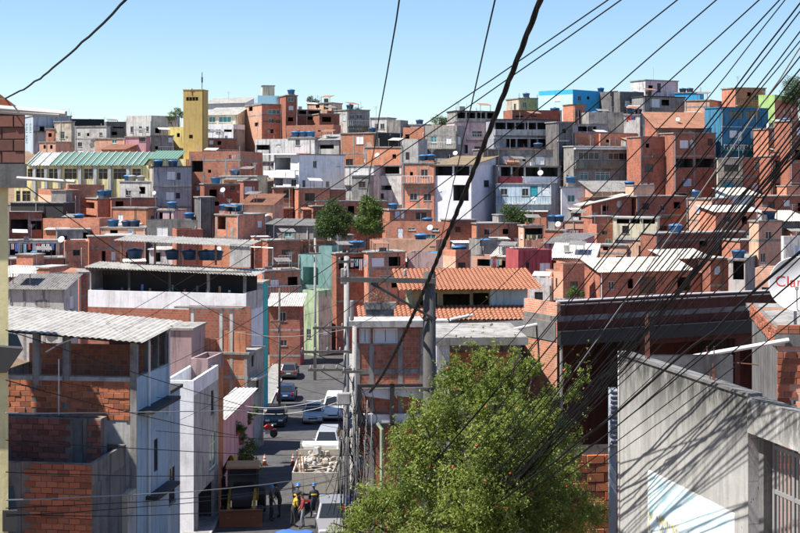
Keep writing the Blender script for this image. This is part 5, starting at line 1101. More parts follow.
# hillside trees
def hill_tree(label, pts, D, n, size, mat, name='tree', **kw):
    bl = [(P(x, y, D + d), r_/F*D) for x, y, r_, d in pts]; c = bl[0][0]
    return tree(name, label, (c.x, c.y, tz(c.x, c.y)), bl, int(n*2.6), size*.62, mat, trunk=.14, nb=6, group='trees on the hillside', clump=14, **kw)
hill_tree('round dark green tree left of the brighter tree, mid hillside', [(332,218,15,0),(326,228,12,-1),(340,228,11,-.6),(333,207,9,.3),(345,218,8,0),(321,219,7,0)], 166, 5200, .34, 'leaf_dark')
hill_tree('brighter green tree beside the round dark tree', [(370,208,11,0),(364,224,11,-.6),(375,226,10,-.6),(366,202,7,0),(377,212,7,0)], 166.5, 4200, .36, 'leaf_mid')
hill_tree('small dark tree before the pale blue house', [(515,218,12,0),(508,212,8,0),(524,220,10,-.4),(512,226,9,-.4),(530,216,5,0)], 178, 4200, .32, 'leaf_dark')
hill_tree('dark tree on the right skyline, cut by the frame', [(794,88,12,0),(787,98,7,0),(802,98,12,0)], 210, 3600, .34, 'leaf_dark')
hill_tree('green treetop behind the grey skyline house', [(358,113,6,0),(364,116,5,0)], 240, 900, .34, 'leaf_dark')
hill_tree('green treetops left of the big grey concrete house', [(438,122,7,0),(446,123,6,0),(452,126,5,0)], 240, 1300, .34, 'leaf_dark')
hill_tree('roof garden bushes left of the church tower', [(178,112,5,0),(172,116,5,0),(183,115,4,0)], 230, 900, .3, 'leaf_mid', name='bush')
hill_tree('small treetop behind the dark brick terraces', [(310,100,4,0),(316,102,4,0)], 242, 500, .34, 'leaf_dark')
hill_tree('low green tuft on the skyline under white house', [(225,122,5,0),(232,123,4,0),(300,118,4,0)], 242, 700, .3, 'leaf_mid', name='bush')
hill_tree('small bush behind the dark open building', [(575,291,5,0),(570,294,4,0),(581,294,4,0)], 57, 700, .09, 'leaf_mid', name='bush')
# street bush and balcony plants
def street_bush():
    D = 86.0; bl = [(P(242,464,D), .85),(P(250,468,D), .7),(P(236,474,D), .6),(P(245,456,D), .55),(P(253,458,D+1), .4),(P(251,446,D+1.2), .5)]
    c = bl[0][0]; tree('street_bush', 'round clipped green bush at the left kerb below pink house', (c.x, c.y, tz(c.x, c.y)), bl, 5200, .14, 'leaf_mid', cat='bush', trunk=.07, nb=5, clump=14)
street_bush()
def pot_plants():
    for i, (px, py, D) in enumerate([(238,430,85),(246,420,89),(252,412,92.5),(240,440,86)]):
        p = P(px, py, D); r = empty('potted_plant', p); tag(r, ['leafy potted plant nearest on the pink balcony','second potted plant on the pink balcony','farthest potted plant on the pink balcony','trailing potted plant low on the pink balcony'][i], 'plant', 'plants of the pink balcony')
        m = MB(); m.lathe([(.14,-.28),(.2,0),(.21,.02)], 10); m.build('pot', 'terracotta', r, True); v, _ = leaves([(V3((0,0,.25)), .38),(V3((.2,0,.05)), .3)], 700, .13, clump=10); leaf_object('foliage', v, 'leaf_mid', r)
    p = P(378, 302, 70); r = empty('potted_plant', p); tag(r, 'dry brown plant in a long planter above the brick house', 'plant')
    m = MB(); m.box(-.7,.9,-.2,.2,-.35,0); m.build('planter', 'concrete', r); v, _ = leaves([(V3((0,0,.3)), .45),(V3((-.35,0,.1)), .4),(V3((.35,0,.05)), .35)], 1800, .10, clump=10, asp=.2); leaf_object('foliage', v, 'leaf_dry', r)
    m = MB(); m.box(-.6,.8,-.15,.15,-1.4,-.351); m.build('stand', 'concrete', r)
pot_plants()
# ------------------------------------------------------------------ vehicles, workers, cones
plain('rubber', (.02,.02,.02), .85); plain('rim', (.42,.43,.44), .35, .8); plain('lamp_glass', (.75,.76,.74), .15); plain('tail_red', (.40,.02,.02), .3); plain('plate', (.62,.62,.60), .5); plain('trim_black', (.025,.025,.027), .6)
for nm, c, r_ in (('paint_silver', (.42,.43,.45), .3), ('paint_steel', (.20,.205,.215), .35), ('paint_black', (.018,.018,.02), .25), ('paint_navy', (.02,.05,.13), .25), ('paint_grey', (.10,.105,.11), .3), ('paint_white', (.72,.72,.70), .3), ('paint_red', (.42,.03,.025), .3), ('paint_yellow', (.45,.24,.02), .5), ('paint_orange', (.26,.10,.045), .7)):  # yellow and orange darkened for the shadow the loader stands in
    plain(nm, c, r_, .3 if 'silver' in nm or 'grey' in nm else 0, grain=.05)
plain('board_pale', (.46,.43,.38), .85, grain=.2); plain('board_wood', (.50,.27,.13), .8, grain=.2); plain('rubble', (.36,.31,.27), .95, var=.35); plain('sack', (.55,.54,.52), .9, var=.3); plain('cone_orange', (.70,.12,.02), .6); plain('tarp_blue', (.04,.13,.40), .6)
def wheel(parent, x, y, r=.31, w=.2):
    m = MB(); Mx = Matrix.Rotation(R(90), 3, 'X'); m.lathe([(r*.62,-w/2),(r*.93,-w/2),(r,-w*.3),(r,w*.3),(r*.93,w/2),(r*.62,w/2)], 18, (x,y,r), Mx); t_ = m.build('tyre', 'rubber', parent, True); t_.name = 'wheel'
    m = MB(); m.lathe([(.02,-w*.42),(r*.6,-w*.40),(r*.64,-w*.46),(r*.64,w*.46),(r*.6,w*.40),(.02,w*.42)], 14, (x,y,r), Mx); m.build('rim', 'rim', t_, True)
def car(loc, head, paint, label, Lc=4.0, Wc=1.68, Hc=1.47, cabin=(-.30,.52), name='car', cat='car', group='vehicles in the street', van=False):
    r = empty(name, loc, head); tag(r, label, cat, group); hw = Wc/2; f_ = Lc/2; bz = Hc*.60
    prof = [(-f_+.05,.30),(-f_,.45),(-f_+.03,.78),(-f_+.12,bz),(f_*.42,bz),(f_*.86,bz-.16),(f_-.02,.62),(f_,.42),(f_-.08,.24),(-f_+.1,.22)]
    m = MB(); n = len(prof)
    for y, ins in ((-hw,.0),(hw,.0)):
        for x, z in prof: m.v.append((x, y*(1 - (.06 if abs(x) > f_*.8 else 0)), z))
    m.f.append(tuple(range(n))); m.f.append(tuple(range(2*n-1, n-1, -1)))
    for k in range(n): j = (k+1) % n; m.f.append((k, j, n+j, n+k))
    b_ = m.build('body', paint, r); bevel_mod(b_, .07, 3)
    x0, x1 = (-f_+.12, f_*.40) if not van else (-f_+.1, f_*.62); t0, t1 = x0+(.42 if not van else .15), x1-(.72 if not van else .5); tw = hw*.74; bw = hw*.96
    m = MB(); m.hexa([(x0,-bw,bz-.03),(x1,-bw,bz-.03),(x1,bw,bz-.03),(x0,bw,bz-.03),(t0,-tw,Hc),(t1,-tw,Hc),(t1,tw,Hc),(t0,tw,Hc)]); c_ = m.build('cabin', paint, r); bevel_mod(c_, .06, 3)
    def pane(nm, pts, off):
        n_ = (V3(pts[1])-V3(pts[0])).cross(V3(pts[3])-V3(pts[0])).normalized()*off; m = MB(); c = sum((V3(p) for p in pts), V3())/4
        q = [c + (V3(p)-c)*.84 + n_ for p in pts]; q2 = [p - n_*1.5 for p in q]; m.hexa(q2+q); m.build(nm, 'glass', c_)
    pane('windscreen', [(x1,-bw,bz),(x1,bw,bz),(t1,tw,Hc),(t1,-tw,Hc)], .012); pane('rear_window', [(x0,bw,bz),(x0,-bw,bz),(t0,-tw,Hc),(t0,tw,Hc)], .012)
    for s in (1, -1): 
        pp = [(x0,s*bw,bz),(x1,s*bw,bz),(t1,s*tw,Hc),(t0,s*tw,Hc)]; pane('side_window', pp if s < 0 else [pp[1],pp[0],pp[3],pp[2]], .012)
    for x in (-f_*.62, f_*.62):
        for s in (1, -1): wheel(r, x, s*(hw-.10), .30 if not van else .33)
    for s in (1, -1):
        m = MB(); m.box(f_-.13,f_+.012,s*hw*.62-.17,s*hw*.62+.17,.60,.74); bevel_mod(m.build('headlight', 'lamp_glass', r), .03)
        m = MB(); m.box(-f_-.012,-f_+.1,s*hw*.74-.12,s*hw*.74+.12,.66,.86); m.build('tail_light', 'tail_red', r)
        m = MB(); m.box(x1-.55,x1-.35,s*hw+s*.02-.07,s*hw+s*.02+.07,bz+.02,bz+.16); m.build('mirror', paint, r)
    m = MB(); m.box(f_-.1,f_+.02,-hw*.45,hw*.45,.50,.60); m.build('grille', 'trim_black', r)
    m = MB(); m.box(f_-.1,f_+.025,-.22,.22,.36,.47); m.build('number_plate', 'plate', r); m = MB(); m.box(-f_-.02,-f_+.1,-.22,.22,.55,.66); m.build('number_plate', 'plate', r)
    m = MB(); m.box(f_-.12,f_+.03,-hw*.9,hw*.9,.24,.34); m.build('bumper', 'trim_black', r)
    return r
def on_road(px, D): X = (px-400)/F*D; return (X, D, zbase(D)+.004)
TOW = R(-90); AWAY = R(90)
car(on_road(313.5,115), TOW+R(2), 'paint_silver', 'silver hatchback driving toward the viewer in mid street')
car(on_road(276,113), TOW, 'paint_black', 'black car parked at left kerb beside the silver hatchback')
car(on_road(287,128), AWAY, 'paint_navy', 'dark blue car parked at left kerb behind the black car')
car(on_road(290,143), AWAY, 'paint_grey', 'dark grey car farthest down the left kerb', Hc=1.5)
car(on_road(334,117), TOW, 'paint_white', 'white van parked at right kerb beside silver hatchback', 4.4, 1.75, 1.95, name='van', cat='van', van=True)
car(on_road(328,97), TOW+R(-2), 'paint_silver', 'pale pickup van with orange grille beyond the loaded truck', 4.2, 1.75, 1.75, name='van', cat='van', van=True)
g = bpy.data.objects.get('grille.005')
if g: g.data.materials[0] = M['paint_orange']; g.scale = (1.15, 2.0, 1.0)
car(on_road(333,69), TOW+R(4), 'paint_steel', 'silver car at bottom, half hidden by the tree', 4.3, 1.74, 1.6)
# loaded truck, tail toward the viewer
def truck():
    r = empty('flatbed_truck', on_road(318, 79), AWAY); r.scale = (1.0, 1.04, 1.14); tag(r, 'flatbed truck with pale board sides loaded with rubble', 'truck', 'vehicles in the street')
    m = MB(); m.box(-2.9,1.2,-1.15,1.15,.95,1.08); m.build('bed', 'trim_black', r)
    for k in range(4):
        m = MB(); m.box(-2.98,-2.9,-1.2+.6*k+.01,-.6+.6*k-.01,1.0,2.0); m.build('tail_board', 'board_pale', r)
    for s in (1, -1):
        for k in range(3): m = MB(); m.box(-2.88+1.36*k,-1.55+1.36*k,s*1.16-.03,s*1.16+.03,1.0,2.0); m.build('side_board', 'board_pale', r)
    m = MB(); m.box(1.12,1.2,-1.15,1.15,1.09,2.4); m.build('head_board', 'board_pale', r)
    m = MB(); m.prism([(1.3,.75),(3.0,.75),(3.05,1.5),(2.75,2.55),(1.3,2.6)], 'y', -1.05, 1.05); c_ = m.build('cab', 'paint_white', r); bevel_mod(c_, .1, 3)
    m = MB(); m.box(1.275,1.298,-.7,.7,1.85,2.35); m.build('rear_window', 'glass', c_)
    m = MB(); m.box(-2.7,2.9,-.35,.35,.55,.75); m.build('chassis', 'trim_black', r)
    for x in (-1.9, 2.3):
        for s in (1, -1): wheel(r, x, s*.98, .46, .28)
    for s in (1, -1): m = MB(); m.box(-3.02,-2.95,s*.9-.15,s*.9+.15,.72,.86); m.build('tail_light', 'tail_red', r)
    m = MB(); m.box(-3.02,-2.96,-.75,.75,.6,.7); m.build('bumper', 'paint_red', r)
    for k in range(80):                           # load: rubble, sacks, planks
        x, y = rng.uniform(-2.5,.9), rng.uniform(-1,1); s = rng.uniform(.12,.34); z = 1.85 + .65*max(0, 1-abs(y)) + rng.uniform(-.2,.15)
        m = MB(); a = rng.uniform(0, 6); pts = []
        for zz, q in ((-.5,.8),(.5,.6)):
            for j in range(4): t_ = a + j*math.pi/2 + rng.uniform(-.3,.3); pts.append((x+s*q*math.cos(t_), y+s*q*math.sin(t_), z+s*zz*rng.uniform(.7,1.2)))
        m.hexa(pts); o = m.build('rubble' if k % 3 else 'sack', 'rubble' if k % 3 else 'sack', r); bevel_mod(o, .05, 2)
    for k in range(4): m = MB(); m.bar((-2.6+.3*k,.85-.12*k,1.5),(-2.7+.35*k,.95-.14*k,3.0-.2*k),.22,.04); m.build('plank', 'board_wood', r)
    m = MB(); m.box(-2.4,1.0,-.98,.98,1.09,1.8); m.build('load_base', 'rubble', r)
truck()
def backhoe():
    r = empty('backhoe_loader', on_road(243, 74), TOW+R(4)); tag(r, 'yellow backhoe loader at left kerb facing the viewer', 'digger', 'vehicles in the street')
    for x, q, w_ in ((-1.1,.68,.45),(1.25,.45,.32)):
        for s in (1, -1): wheel(r, x, s*.95, q, w_)
    m = MB(); m.box(-1.9,1.7,-.45,.45,.55,.95); m.build('chassis', 'trim_black', r)
    m = MB(); m.prism([(.35,.95),(1.95,.95),(1.95,1.45),(1.7,1.6),(.35,1.7)], 'y', -.5, .5); bevel_mod(m.build('bonnet', 'trim_black', r), .06, 2)  # bonnet coloured black in place of yellow in shadow
    m = MB(); m.box(-1.0,.3,-.8,.8,.95,1.35); m.build('cab_base', 'paint_yellow', r)
    cab = empty('cab'); cab.parent = r
    for x in (-.95,.22):
        for s in (1, -1): m = MB(); m.box(x,x+.08,s*.76-.04,s*.76+.04,1.35,2.62); m.build('cab_post', 'trim_black', cab)
    m = MB(); m.box(-1.1,.42,-.9,.9,2.62,2.78); bevel_mod(m.build('cab_roof', 'board_wood', cab), .05, 2)
    m = MB(); m.box(.235,.25,-.71,.71,1.4,2.6); m.build('windscreen', 'glass', cab)
    for s in (1, -1): m = MB(); m.box(-.86,.21,s*.765-.006,s*.765+.006,1.4,2.6); m.build('side_window', 'glass', cab)
    m = MB(); m.box(-.6,-.1,-.25,.25,1.36,1.9); m.build('seat', 'trim_black', cab)
    la = empty('loader'); la.parent = r
    for s in (1, -1):
        m = MB(); m.bar((.2,s*.65,1.5),(1.9,s*.65,1.15),.14,.2); m.bar((1.9,s*.65,1.15),(2.6,s*.65,.55),.14,.2); m.build('loader_arm', 'paint_yellow', la)
    m = MB(); m.prism([(2.55,.15),(3.15,.1),(3.2,.16),(2.68,.3),(2.62,.95),(2.9,1.05),(2.85,1.1),(2.5,1.0)], 'y', -1.1, 1.1); m.build('bucket', 'paint_orange', la)
    bo = empty('boom'); bo.parent = r
    m = MB(); m.bar((-1.9,-.0,.9),(-2.5,-.7,2.7),.22,.3); m.build('boom_arm', 'paint_yellow', bo); m = MB(); m.bar((-2.5,-.7,2.7),(-2.8,-1.35,1.5),.18,.24); m.build('dipper', 'trim_black', bo)
    m = MB(); m.prism([(-3.1,.9),(-2.5,.85),(-2.45,1.5),(-2.7,1.6),(-2.75,1.2),(-3.05,1.1)], 'y', -1.65, -1.05); m.build('digging_bucket', 'trim_black', bo)
backhoe()
def motorbike():
    r = empty('motorcycle', on_road(266, 105), R(25)); tag(r, 'red motorcycle parked at the left kerb beyond the cones', 'motorcycle', 'vehicles in the street')
    for x in (-.62,.62): wheel(r, x, 0, .3, .1)
    m = MB(); m.bar((-.62,0,.3),(-.1,0,.55),.06); m.bar((-.1,0,.55),(.35,0,.85),.06); m.bar((.35,0,.9),(.62,0,.3),.06); m.bar((-.1,0,.55),(.3,0,.4),.06); m.build('frame', 'trim_black', r)
    m = MB(); m.prism([(-.1,.72),(.3,.7),(.4,.88),(.1,.98),(-.1,.85)], 'y', -.14, .14); bevel_mod(m.build('fuel_tank', 'paint_red', r), .05, 2)
    m = MB(); m.prism([(-.8,.82),(-.1,.76),(-.1,.84),(-.75,.92)], 'y', -.13, .13); m.build('seat', 'trim_black', r)
    m = MB(); m.box(-.12,.25,-.15,.15,.32,.62); m.build('engine', 'rim', r)
    m = MB(); m.tube([(.3,-.35,1.02),(.38,0,.98),(.3,.35,1.02)], .018, 6); m.build('handlebar', 'trim_black', r)
    m = MB(); m.prism([(.4,.55),(.85,.58),(.8,.64),(.45,.64)], 'y', -.08, .08); m.build('mudguard', 'paint_red', r)
    m = MB(); m.lathe([(.02,-.05),(.09,-.02),(.09,.04),(.02,.05)], 10, (.5,0,.9), Matrix.Rotation(R(90), 3, 'Y')); m.build('headlight', 'lamp_glass', r)
motorbike()
def cone(px, D, label):
    r = empty('traffic_cone', on_road(px, D)); tag(r, label, 'cone', 'traffic cones'); m = MB(); m.box(-.2,.2,-.2,.2,0,.04); m.build('base', 'trim_black', r)
    m = MB(); m.lathe([(.15,.04),(.03,.75)], 14); m.build('body', 'cone_orange', r, True)
    for z, q in ((.28,.112),(.48,.079)): m = MB(); m.lathe([(q,z),(q-.017,z+.1)], 14); m.build('band', 'frame_white', r, True)
cone(264.6, 92, 'orange traffic cone nearer the left kerb'); cone(293, 92, 'orange and white traffic cone in mid street'); 
# workers: one skin-modifier surface each
plain('skin', (.30,.16,.10), .6); plain('hair', (.02,.015,.012), .8); plain('navy_cloth', (.035,.045,.075), .9); plain('yellow_cloth', (.42,.29,.03), .8); plain('red_cloth', (.26,.035,.035), .9); plain('dark_cloth', (.03,.03,.033), .9); plain('grey_cloth', (.22,.23,.25), .9); plain('boot', (.03,.02,.015), .8); plain('helmet_blue', (.03,.15,.38), .4)
def person(loc, head, shirt, trous, label, pose=0, helmet=True):
    bend = .0 if pose == 0 else .35
    J = {}; E = []
    def a(n_, p, r_, par=None): J[n_] = (V3(p), r_); E.append((par, n_)) if par else None
    def tilt(p): x, y, z = p; dz = z-.95; return (x + math.sin(bend)*dz, y, .95 + math.cos(bend)*dz) if z > .95 else p
    a('pelvis', (0,0,.95), .145); a('waist', tilt((.01,0,1.1)), .135, 'pelvis'); a('chest', tilt((.02,0,1.3)), .155, 'waist'); a('neckb', tilt((.0,0,1.47)), .075, 'chest'); a('neck', tilt((.01,0,1.54)), .055, 'neckb')
    a('jaw', tilt((.03,0,1.60)), .075, 'neck'); a('head', tilt((.02,0,1.68)), .098, 'jaw'); a('crown', tilt((.01,0,1.75)), .075, 'head')
    for s, nm in ((1,'l'),(-1,'r')):
        fw = .12 if (s > 0) == (pose != 2) else -.08
        a('hip'+nm, (0,s*.1,.88), .098, 'pelvis'); a('knee'+nm, (fw*.5+.03,s*.12,.49), .066, 'hip'+nm); a('ankle'+nm, (fw*.6-.02,s*.13,.09), .045, 'knee'+nm); a('toe'+nm, (fw*.6+.16,s*.15,.035), .04, 'ankle'+nm)
        a('sh'+nm, tilt((.0,s*.19,1.42)), .068, 'chest'); ex_ = .10 if pose == 0 else .25
        a('el'+nm, tilt((.02+ex_*.3,s*.25,1.14)), .047, 'sh'+nm); a('wr'+nm, tilt((.05+ex_,s*.23,.99)), .033, 'el'+nm); a('palm'+nm, tilt((.08+ex_,s*.22,.93)), .032, 'wr'+nm)
    names = list(J); idx = {n_: i for i, n_ in enumerate(names)}; me = bpy.data.meshes.new('body'); me.from_pydata([J[n_][0] for n_ in names], [(idx[p], idx[c]) for p, c in E], [])
    o = bpy.data.objects.new('body', me); col.objects.link(o); o.modifiers.new('skin', 'SKIN'); sub = o.modifiers.new('sub', 'SUBSURF'); sub.levels = 1; sub.render_levels = 1
    if not me.skin_vertices:
        import bmesh; bm = bmesh.new(); bm.from_mesh(me); bm.verts.layers.skin.verify(); bm.to_mesh(me); bm.free()
    for i, n_ in enumerate(names):
        me.skin_vertices[0].data[i].radius = (J[n_][1], J[n_][1]*(.8 if n_ in ('pelvis','waist','chest') else 1)); me.skin_vertices[0].data[i].use_root = (n_ == 'pelvis')
    dg = bpy.context.evaluated_depsgraph_get(); ev = bpy.data.meshes.new_from_object(o.evaluated_get(dg)); bpy.data.objects.remove(o)
    r = empty('person', loc, head); tag(r, label, 'person', 'road workers'); b_ = bpy.data.objects.new('body', ev); col.objects.link(b_); b_.parent = r
    ev.materials.clear()
    for m_ in (shirt, trous, 'skin', 'boot'): ev.materials.append(M[m_])
    def mi(n_): return 1 if n_[:3] in ('hip','kne','pel') else 3 if n_[:3] in ('ank','toe') else 2 if n_ in ('neck','jaw','head','crown') or n_[:2] == 'wr' or n_[:4] == 'palm' else 0
    jp = [(J[n_][0], mi(n_)) for n_ in names] + [((J[p][0]+J[c][0])/2, mi(p)) for p, c in E]
    for pl in ev.polygons: pl.material_index = min(jp, key=lambda q: (q[0]-pl.center).length_squared)[1]; pl.use_smooth = True
    hp = V3(J['head'][0])
    for s, nm in ((1,'l'),(-1,'r')):                # five fingers a hand
        w_ = J['palm'+nm][0]; m = MB()
        for k in range(4): m.tube([w_+V3((-.03+.02*k,0,-.01)), w_+V3((-.03+.022*k,s*-.004,-.055)), w_+V3((-.022+.02*k,s*-.016,-.09+.006*abs(k-1)))], [.009,.009,.007], 5)
        m.tube([w_+V3((.025,0,.02)), w_+V3((.055,s*-.01,-.015)), w_+V3((.06,s*-.02,-.045))], [.011,.010,.008], 5); m.build('fingers', 'skin', r, True)
    m = MB(); m.tube([hp+V3((.085,0,.0)), hp+V3((.115,0,-.03))], [.012,.018], 6); m.build('nose', 'skin', r, True)
    for s in (1,-1): m = MB(); m.lathe([(.002,-.008),(.012,0),(.002,.008)], 8, hp+V3((.088,s*.035,.015)), Matrix.Rotation(R(90),3,'Y')); m.build('eye', 'hair', r, True); m = MB(); m.lathe([(.005,-.03),(.018,0),(.005,.03)], 6, hp+V3((0,s*.098,-.01))); m.build('ear', 'skin', r, True)
    m = MB(); m.box(hp.x+.085,hp.x+.1,-.025,.025,hp.z-.065,hp.z-.055); m.build('mouth', 'hair', r)
    if helmet: m = MB(); m.lathe([(.155,.03),(.15,.045),(.125,.05),(.12,.10),(.085,.15),(.02,.17)], 16, hp); m.build('helmet', 'helmet_blue', r, True)
    else: m = MB(); m.lathe([(.108,.0),(.112,.06),(.085,.115),(.02,.13)], 14, hp+V3((-.015,0,0))); m.build('hair', 'hair', r, True)
    if shirt == 'navy_cloth': m = MB(); m.lathe([(.165,1.18),(.178,1.21),(.178,1.25),(.165,1.28)], 16, (0.02,0,0), Matrix.Diagonal((.86,1.02,1))); m.build('reflective_band', 'yellow_cloth', r, True)
person(on_road(297,73.6), R(80), 'navy_cloth', 'navy_cloth', 'worker in blue helmet at left end of the truck tail', 1)
person(on_road(314,73.8), R(100), 'navy_cloth', 'navy_cloth', 'worker in blue helmet at right end of the truck tail')
person(on_road(293,71), R(20), 'yellow_cloth', 'dark_cloth', 'worker in yellow jacket before the truck', 2, False)
person(on_road(303,70.6), R(190), 'red_cloth', 'grey_cloth', 'worker in red shirt before the truck', 0, False)
person(on_road(271,73), R(10), 'navy_cloth', 'dark_cloth', 'dark clothed worker beside the digger', 0)
person(on_road(280,74), R(160), 'dark_cloth', 'dark_cloth', 'worker in black between digger and truck', 2, False)
def tarp():
    c = V3(on_road(296, 69.3)); m = MB(); n = 14
    top = [(1.0*math.cos(t_)*rng.uniform(.8,1.1), .55*math.sin(t_)*rng.uniform(.8,1.1)) for t_ in np.linspace(0, 2*math.pi, n, endpoint=False)]
    sl_ = (zbase(70)-zbase(69))
    m.v = [(0,0,.05)] + [(x*.6, y*.6, .08+rng.uniform(-.04,.10)+y*.6*sl_) for x, y in top] + [(x, y, .03+y*sl_) for x, y in top]
    for k in range(n): j = (k+1) % n; m.f += [(0,1+k,1+j),(1+k,1+n+k,1+n+j,1+j)]
    o = m.build('tarpaulin', 'tarp_blue', None, True, c); tag(o, 'crumpled blue tarpaulin on the road at the bottom', 'tarpaulin')
tarp()
# ------------------------------------------------------------------ poles, cables, dish
plain('pole_wood', (.10,.092,.085), .9, grain=.35, scale=9); plain('pole_concrete', (.30,.29,.275), .9, grain=.2); plain('porcelain', (.25,.24,.23), .35); plain('box_grey', (.36,.42,.45), .6)
def near_pole():
    D = 33.5; p = P(429.5, 0, D); zg = tz(p.x, D); zt = P(0, 271, D).z; r = empty('utility_pole', (p.x, D, zg)); tag(r, 'near dark utility pole with crossarm, behind the flowering tree', 'utility pole', 'utility poles')
    Hh = zt-zg; m = MB(); m.tube([(0,0,-.4),(0,0,Hh*.5),(0,0,Hh-.02),(0,0,Hh)], [.18,.162,.15,.13], 14); m.build('shaft', 'pole_wood', r, True)
    q = lambda px, py, d=D-.22: P(px, py, d) - V3((p.x, D, zg))
    m = MB(); m.bar(q(341,279.5), q(436,281), .10, .115); m.build('crossarm', 'pole_wood', r)
    m = MB(); m.bar(q(371,283), q(434,319), .05, .06); m.build('brace', 'iron', r)
    for px in (345.5, 405):
        m = MB(); c = q(px, 276.5); m.lathe([(.03,0),(.055,.03),(.03,.05),(.055,.08),(.03,.1),(.05,.13),(.02,.18)], 10, c); m.build('insulator', 'porcelain', r, True)
    for py in (318, 388): m = MB(); c = P(429.5, py, D).z-zg; m.lathe([(.172,c-.03),(.172,c+.03)], 14); m.build('band', 'iron', r)
    m = MB(); m.tube([(.17,0,0),(.165,0,Hh*.75)], .018, 6); m.build('conduit', 'pipe_grey', r)
near_pole()
def curve3(A, B, sag, n=26):
    out = []
    for k in range(n+1): t_ = k/n; p = A.lerp(B, t_); p.z -= sag*4*t_*(1-t_); out.append(p)
    return out
CG = 'overhead cables'
def wire(A, B, sag=.2, r=.011, mat='cable', label='thin black cable strung across the street', wob=0.0, n=24, cat='cable', name='cable'):
    pts = curve3(A, B, sag, n)
    if wob:
        for k in range(1, n): pts[k] = pts[k] + V3(tuple(rng.normal(size=3)))*wob
    c = pts[0].copy(); m = MB(); m.tube([p-c for p in pts], r, 5); o = m.build(name, mat, None, True, c); return tag(o, label, cat, CG)
def pole(px, D, ytop, r0, label, arms=(), mat='pole_concrete', extra=True):
    p = P(px, 0, D); zg = tz(p.x, D); zt = P(0, ytop, D).z; r = empty('utility_pole', (p.x, D, zg)); tag(r, label, 'utility pole', 'utility poles'); Hh = zt-zg
    m = MB(); m.tube([(0,0,-.3),(0,0,Hh)], [r0, r0*.66], 10); m.build('shaft', mat, r, True)
    for a0, a1, y_ in arms:
        A, B = P(a0, y_, D-.2) - r.location, P(a1, y_-.5, D-.2) - r.location; m = MB(); m.bar(A, B, .1, .11); am = m.build('crossarm', 'pole_wood', r)
        k = max(2, int((B-A).length/.5))
        for j in range(k): c = A.lerp(B, (j+.2)/k) + V3((0,0,.05)); m = MB(); m.lathe([(.025,0),(.05,.04),(.03,.06),(.05,.1),(.02,.15)], 8, c); m.build('insulator', 'porcelain', am, True)
        m = MB(); m.bar(A.lerp(B, .25)-V3((0,0,.05)), V3((0,-.12,A.z-.7)), .035); m.build('brace', 'iron', r)
    return r, Hh
pl1, H1 = pole(346.5, 63, 256, .17, 'concrete street pole with stacked crossarms right of the street', [(338,356,262),(313,353,328),(300,350,352),(308,360,370)])
pl2, H2 = pole(354.5, 62, 326, .15, 'shorter concrete pole beside the pole with stacked crossarms', [(342,362,372)])
pole(315, 141, 238, .16, 'far utility pole in front of the teal wall', [(309,321,246),(309,321,254)])
pole(279.5, 118, 288, .13, 'slim pole at the street left, before the corner shop', [(270,284,322)], mat='pole_wood')
def pole_gear():
    D = 61.5; r = pl1; o0 = r.location
    for x0, x1, y0, y1, mt in ((337,351,392,404,'concrete_pale'),(355,363,455,466,'box_grey'),(341,347,268,284,'porcelain'),(350,354,300,320,'porcelain'),(345,352,494,505,'tarp_blue'),(342,356,506,508,'paint_red')):
        A, B = P(x0,y1,D)-o0, P(x1,y0,D)-o0; m = MB(); m.box(A.x,B.x,A.y-.3,A.y+.0,A.z,B.z); bevel_mod(m.build('junction_box', mt, r), .05, 2)
    v = MB()
    for k in range(130):                         # looped service cables hanging round the poles
        px, py = rng.uniform(338,372), rng.uniform(385,520); A = P(px, py, D-rng.uniform(0,.5))-o0; B = P(px+rng.uniform(-14,14), py+rng.uniform(8,60), D-rng.uniform(0,.5))-o0
        v.tube(curve3(A, B, rng.uniform(.0,.5), 8), .014, 4)
    for k in range(10):
        c = P(rng.uniform(340,372), rng.uniform(395,450), D-.4)-o0; q = rng.uniform(.15,.45); v.tube([c+V3((q*math.cos(t_), rng.uniform(-.03,.03), q*1.2*math.sin(t_))) for t_ in np.linspace(0,6.3,14)], .016, 4)
    o = v.build('cable_tangle', 'cable', r, True); o['kind'] = 'stuff'
    v = MB()
    for k in range(16):
        px = rng.uniform(336,372); v.tube(curve3(P(px,rng.uniform(400,440),D-.5)-o0, P(px+rng.uniform(-6,6),rng.uniform(470,530),D-.5)-o0, .05, 6), .016, 4)
    o = v.build('pale_cable_drops', 'cable_grey', r, True); o['kind'] = 'stuff'
pole_gear()
# bundle coming down from the upper right
ORD = ['leftmost','second','third','fourth','fifth','sixth','seventh','eighth','ninth','tenth']
def bundle(n, xa, ya, Da, xb, yb, Db, spread_a, spread_b, label, r=(.007,.012), sag=(.1,.35), mats=('cable',), wob=.004):
    for k in range(n):
        f_ = k/max(1, n-1)-.5
        A = P(xa + spread_a[0]*f_ + rng.normal()*2, ya + spread_a[1]*f_ + rng.normal()*3, Da + rng.uniform(-.5,.5)); B = P(xb + spread_b[0]*f_ + rng.normal()*4, yb + spread_b[1]*f_ + rng.normal()*4, Db + rng.uniform(-1,1))
        wire(A, B, rng.uniform(*sag), rng.uniform(*r), mats[k % len(mats)], label.replace('#', ORD[k] if k < n-1 else 'rightmost'), wob, 30)
bundle(9, 838, -6, 15, 388, 540, 33, (44,60), (60,30), '# thin black cable in the spread-out upper part of the right bundle', (.007,.010), (.0,.25))
bundle(7, 838, 66, 15.5, 452, 530, 31, (10,40), (30,20), '# thin black cable just above the thick right bundle', (.006,.010), (.05,.3))
bundle(10, 838, 90, 16, 486, 508, 29.5, (7,20), (16,10), '# black cable twisted into the thick trunk of the right bundle', (.008,.015), (.05,.2), wob=.012)
bundle(8, 838, 205, 15, 505, 505, 28.5, (10,150), (30,24), '# thin black cable in the loose lower part of the right bundle', (.006,.010), (.05,.25))
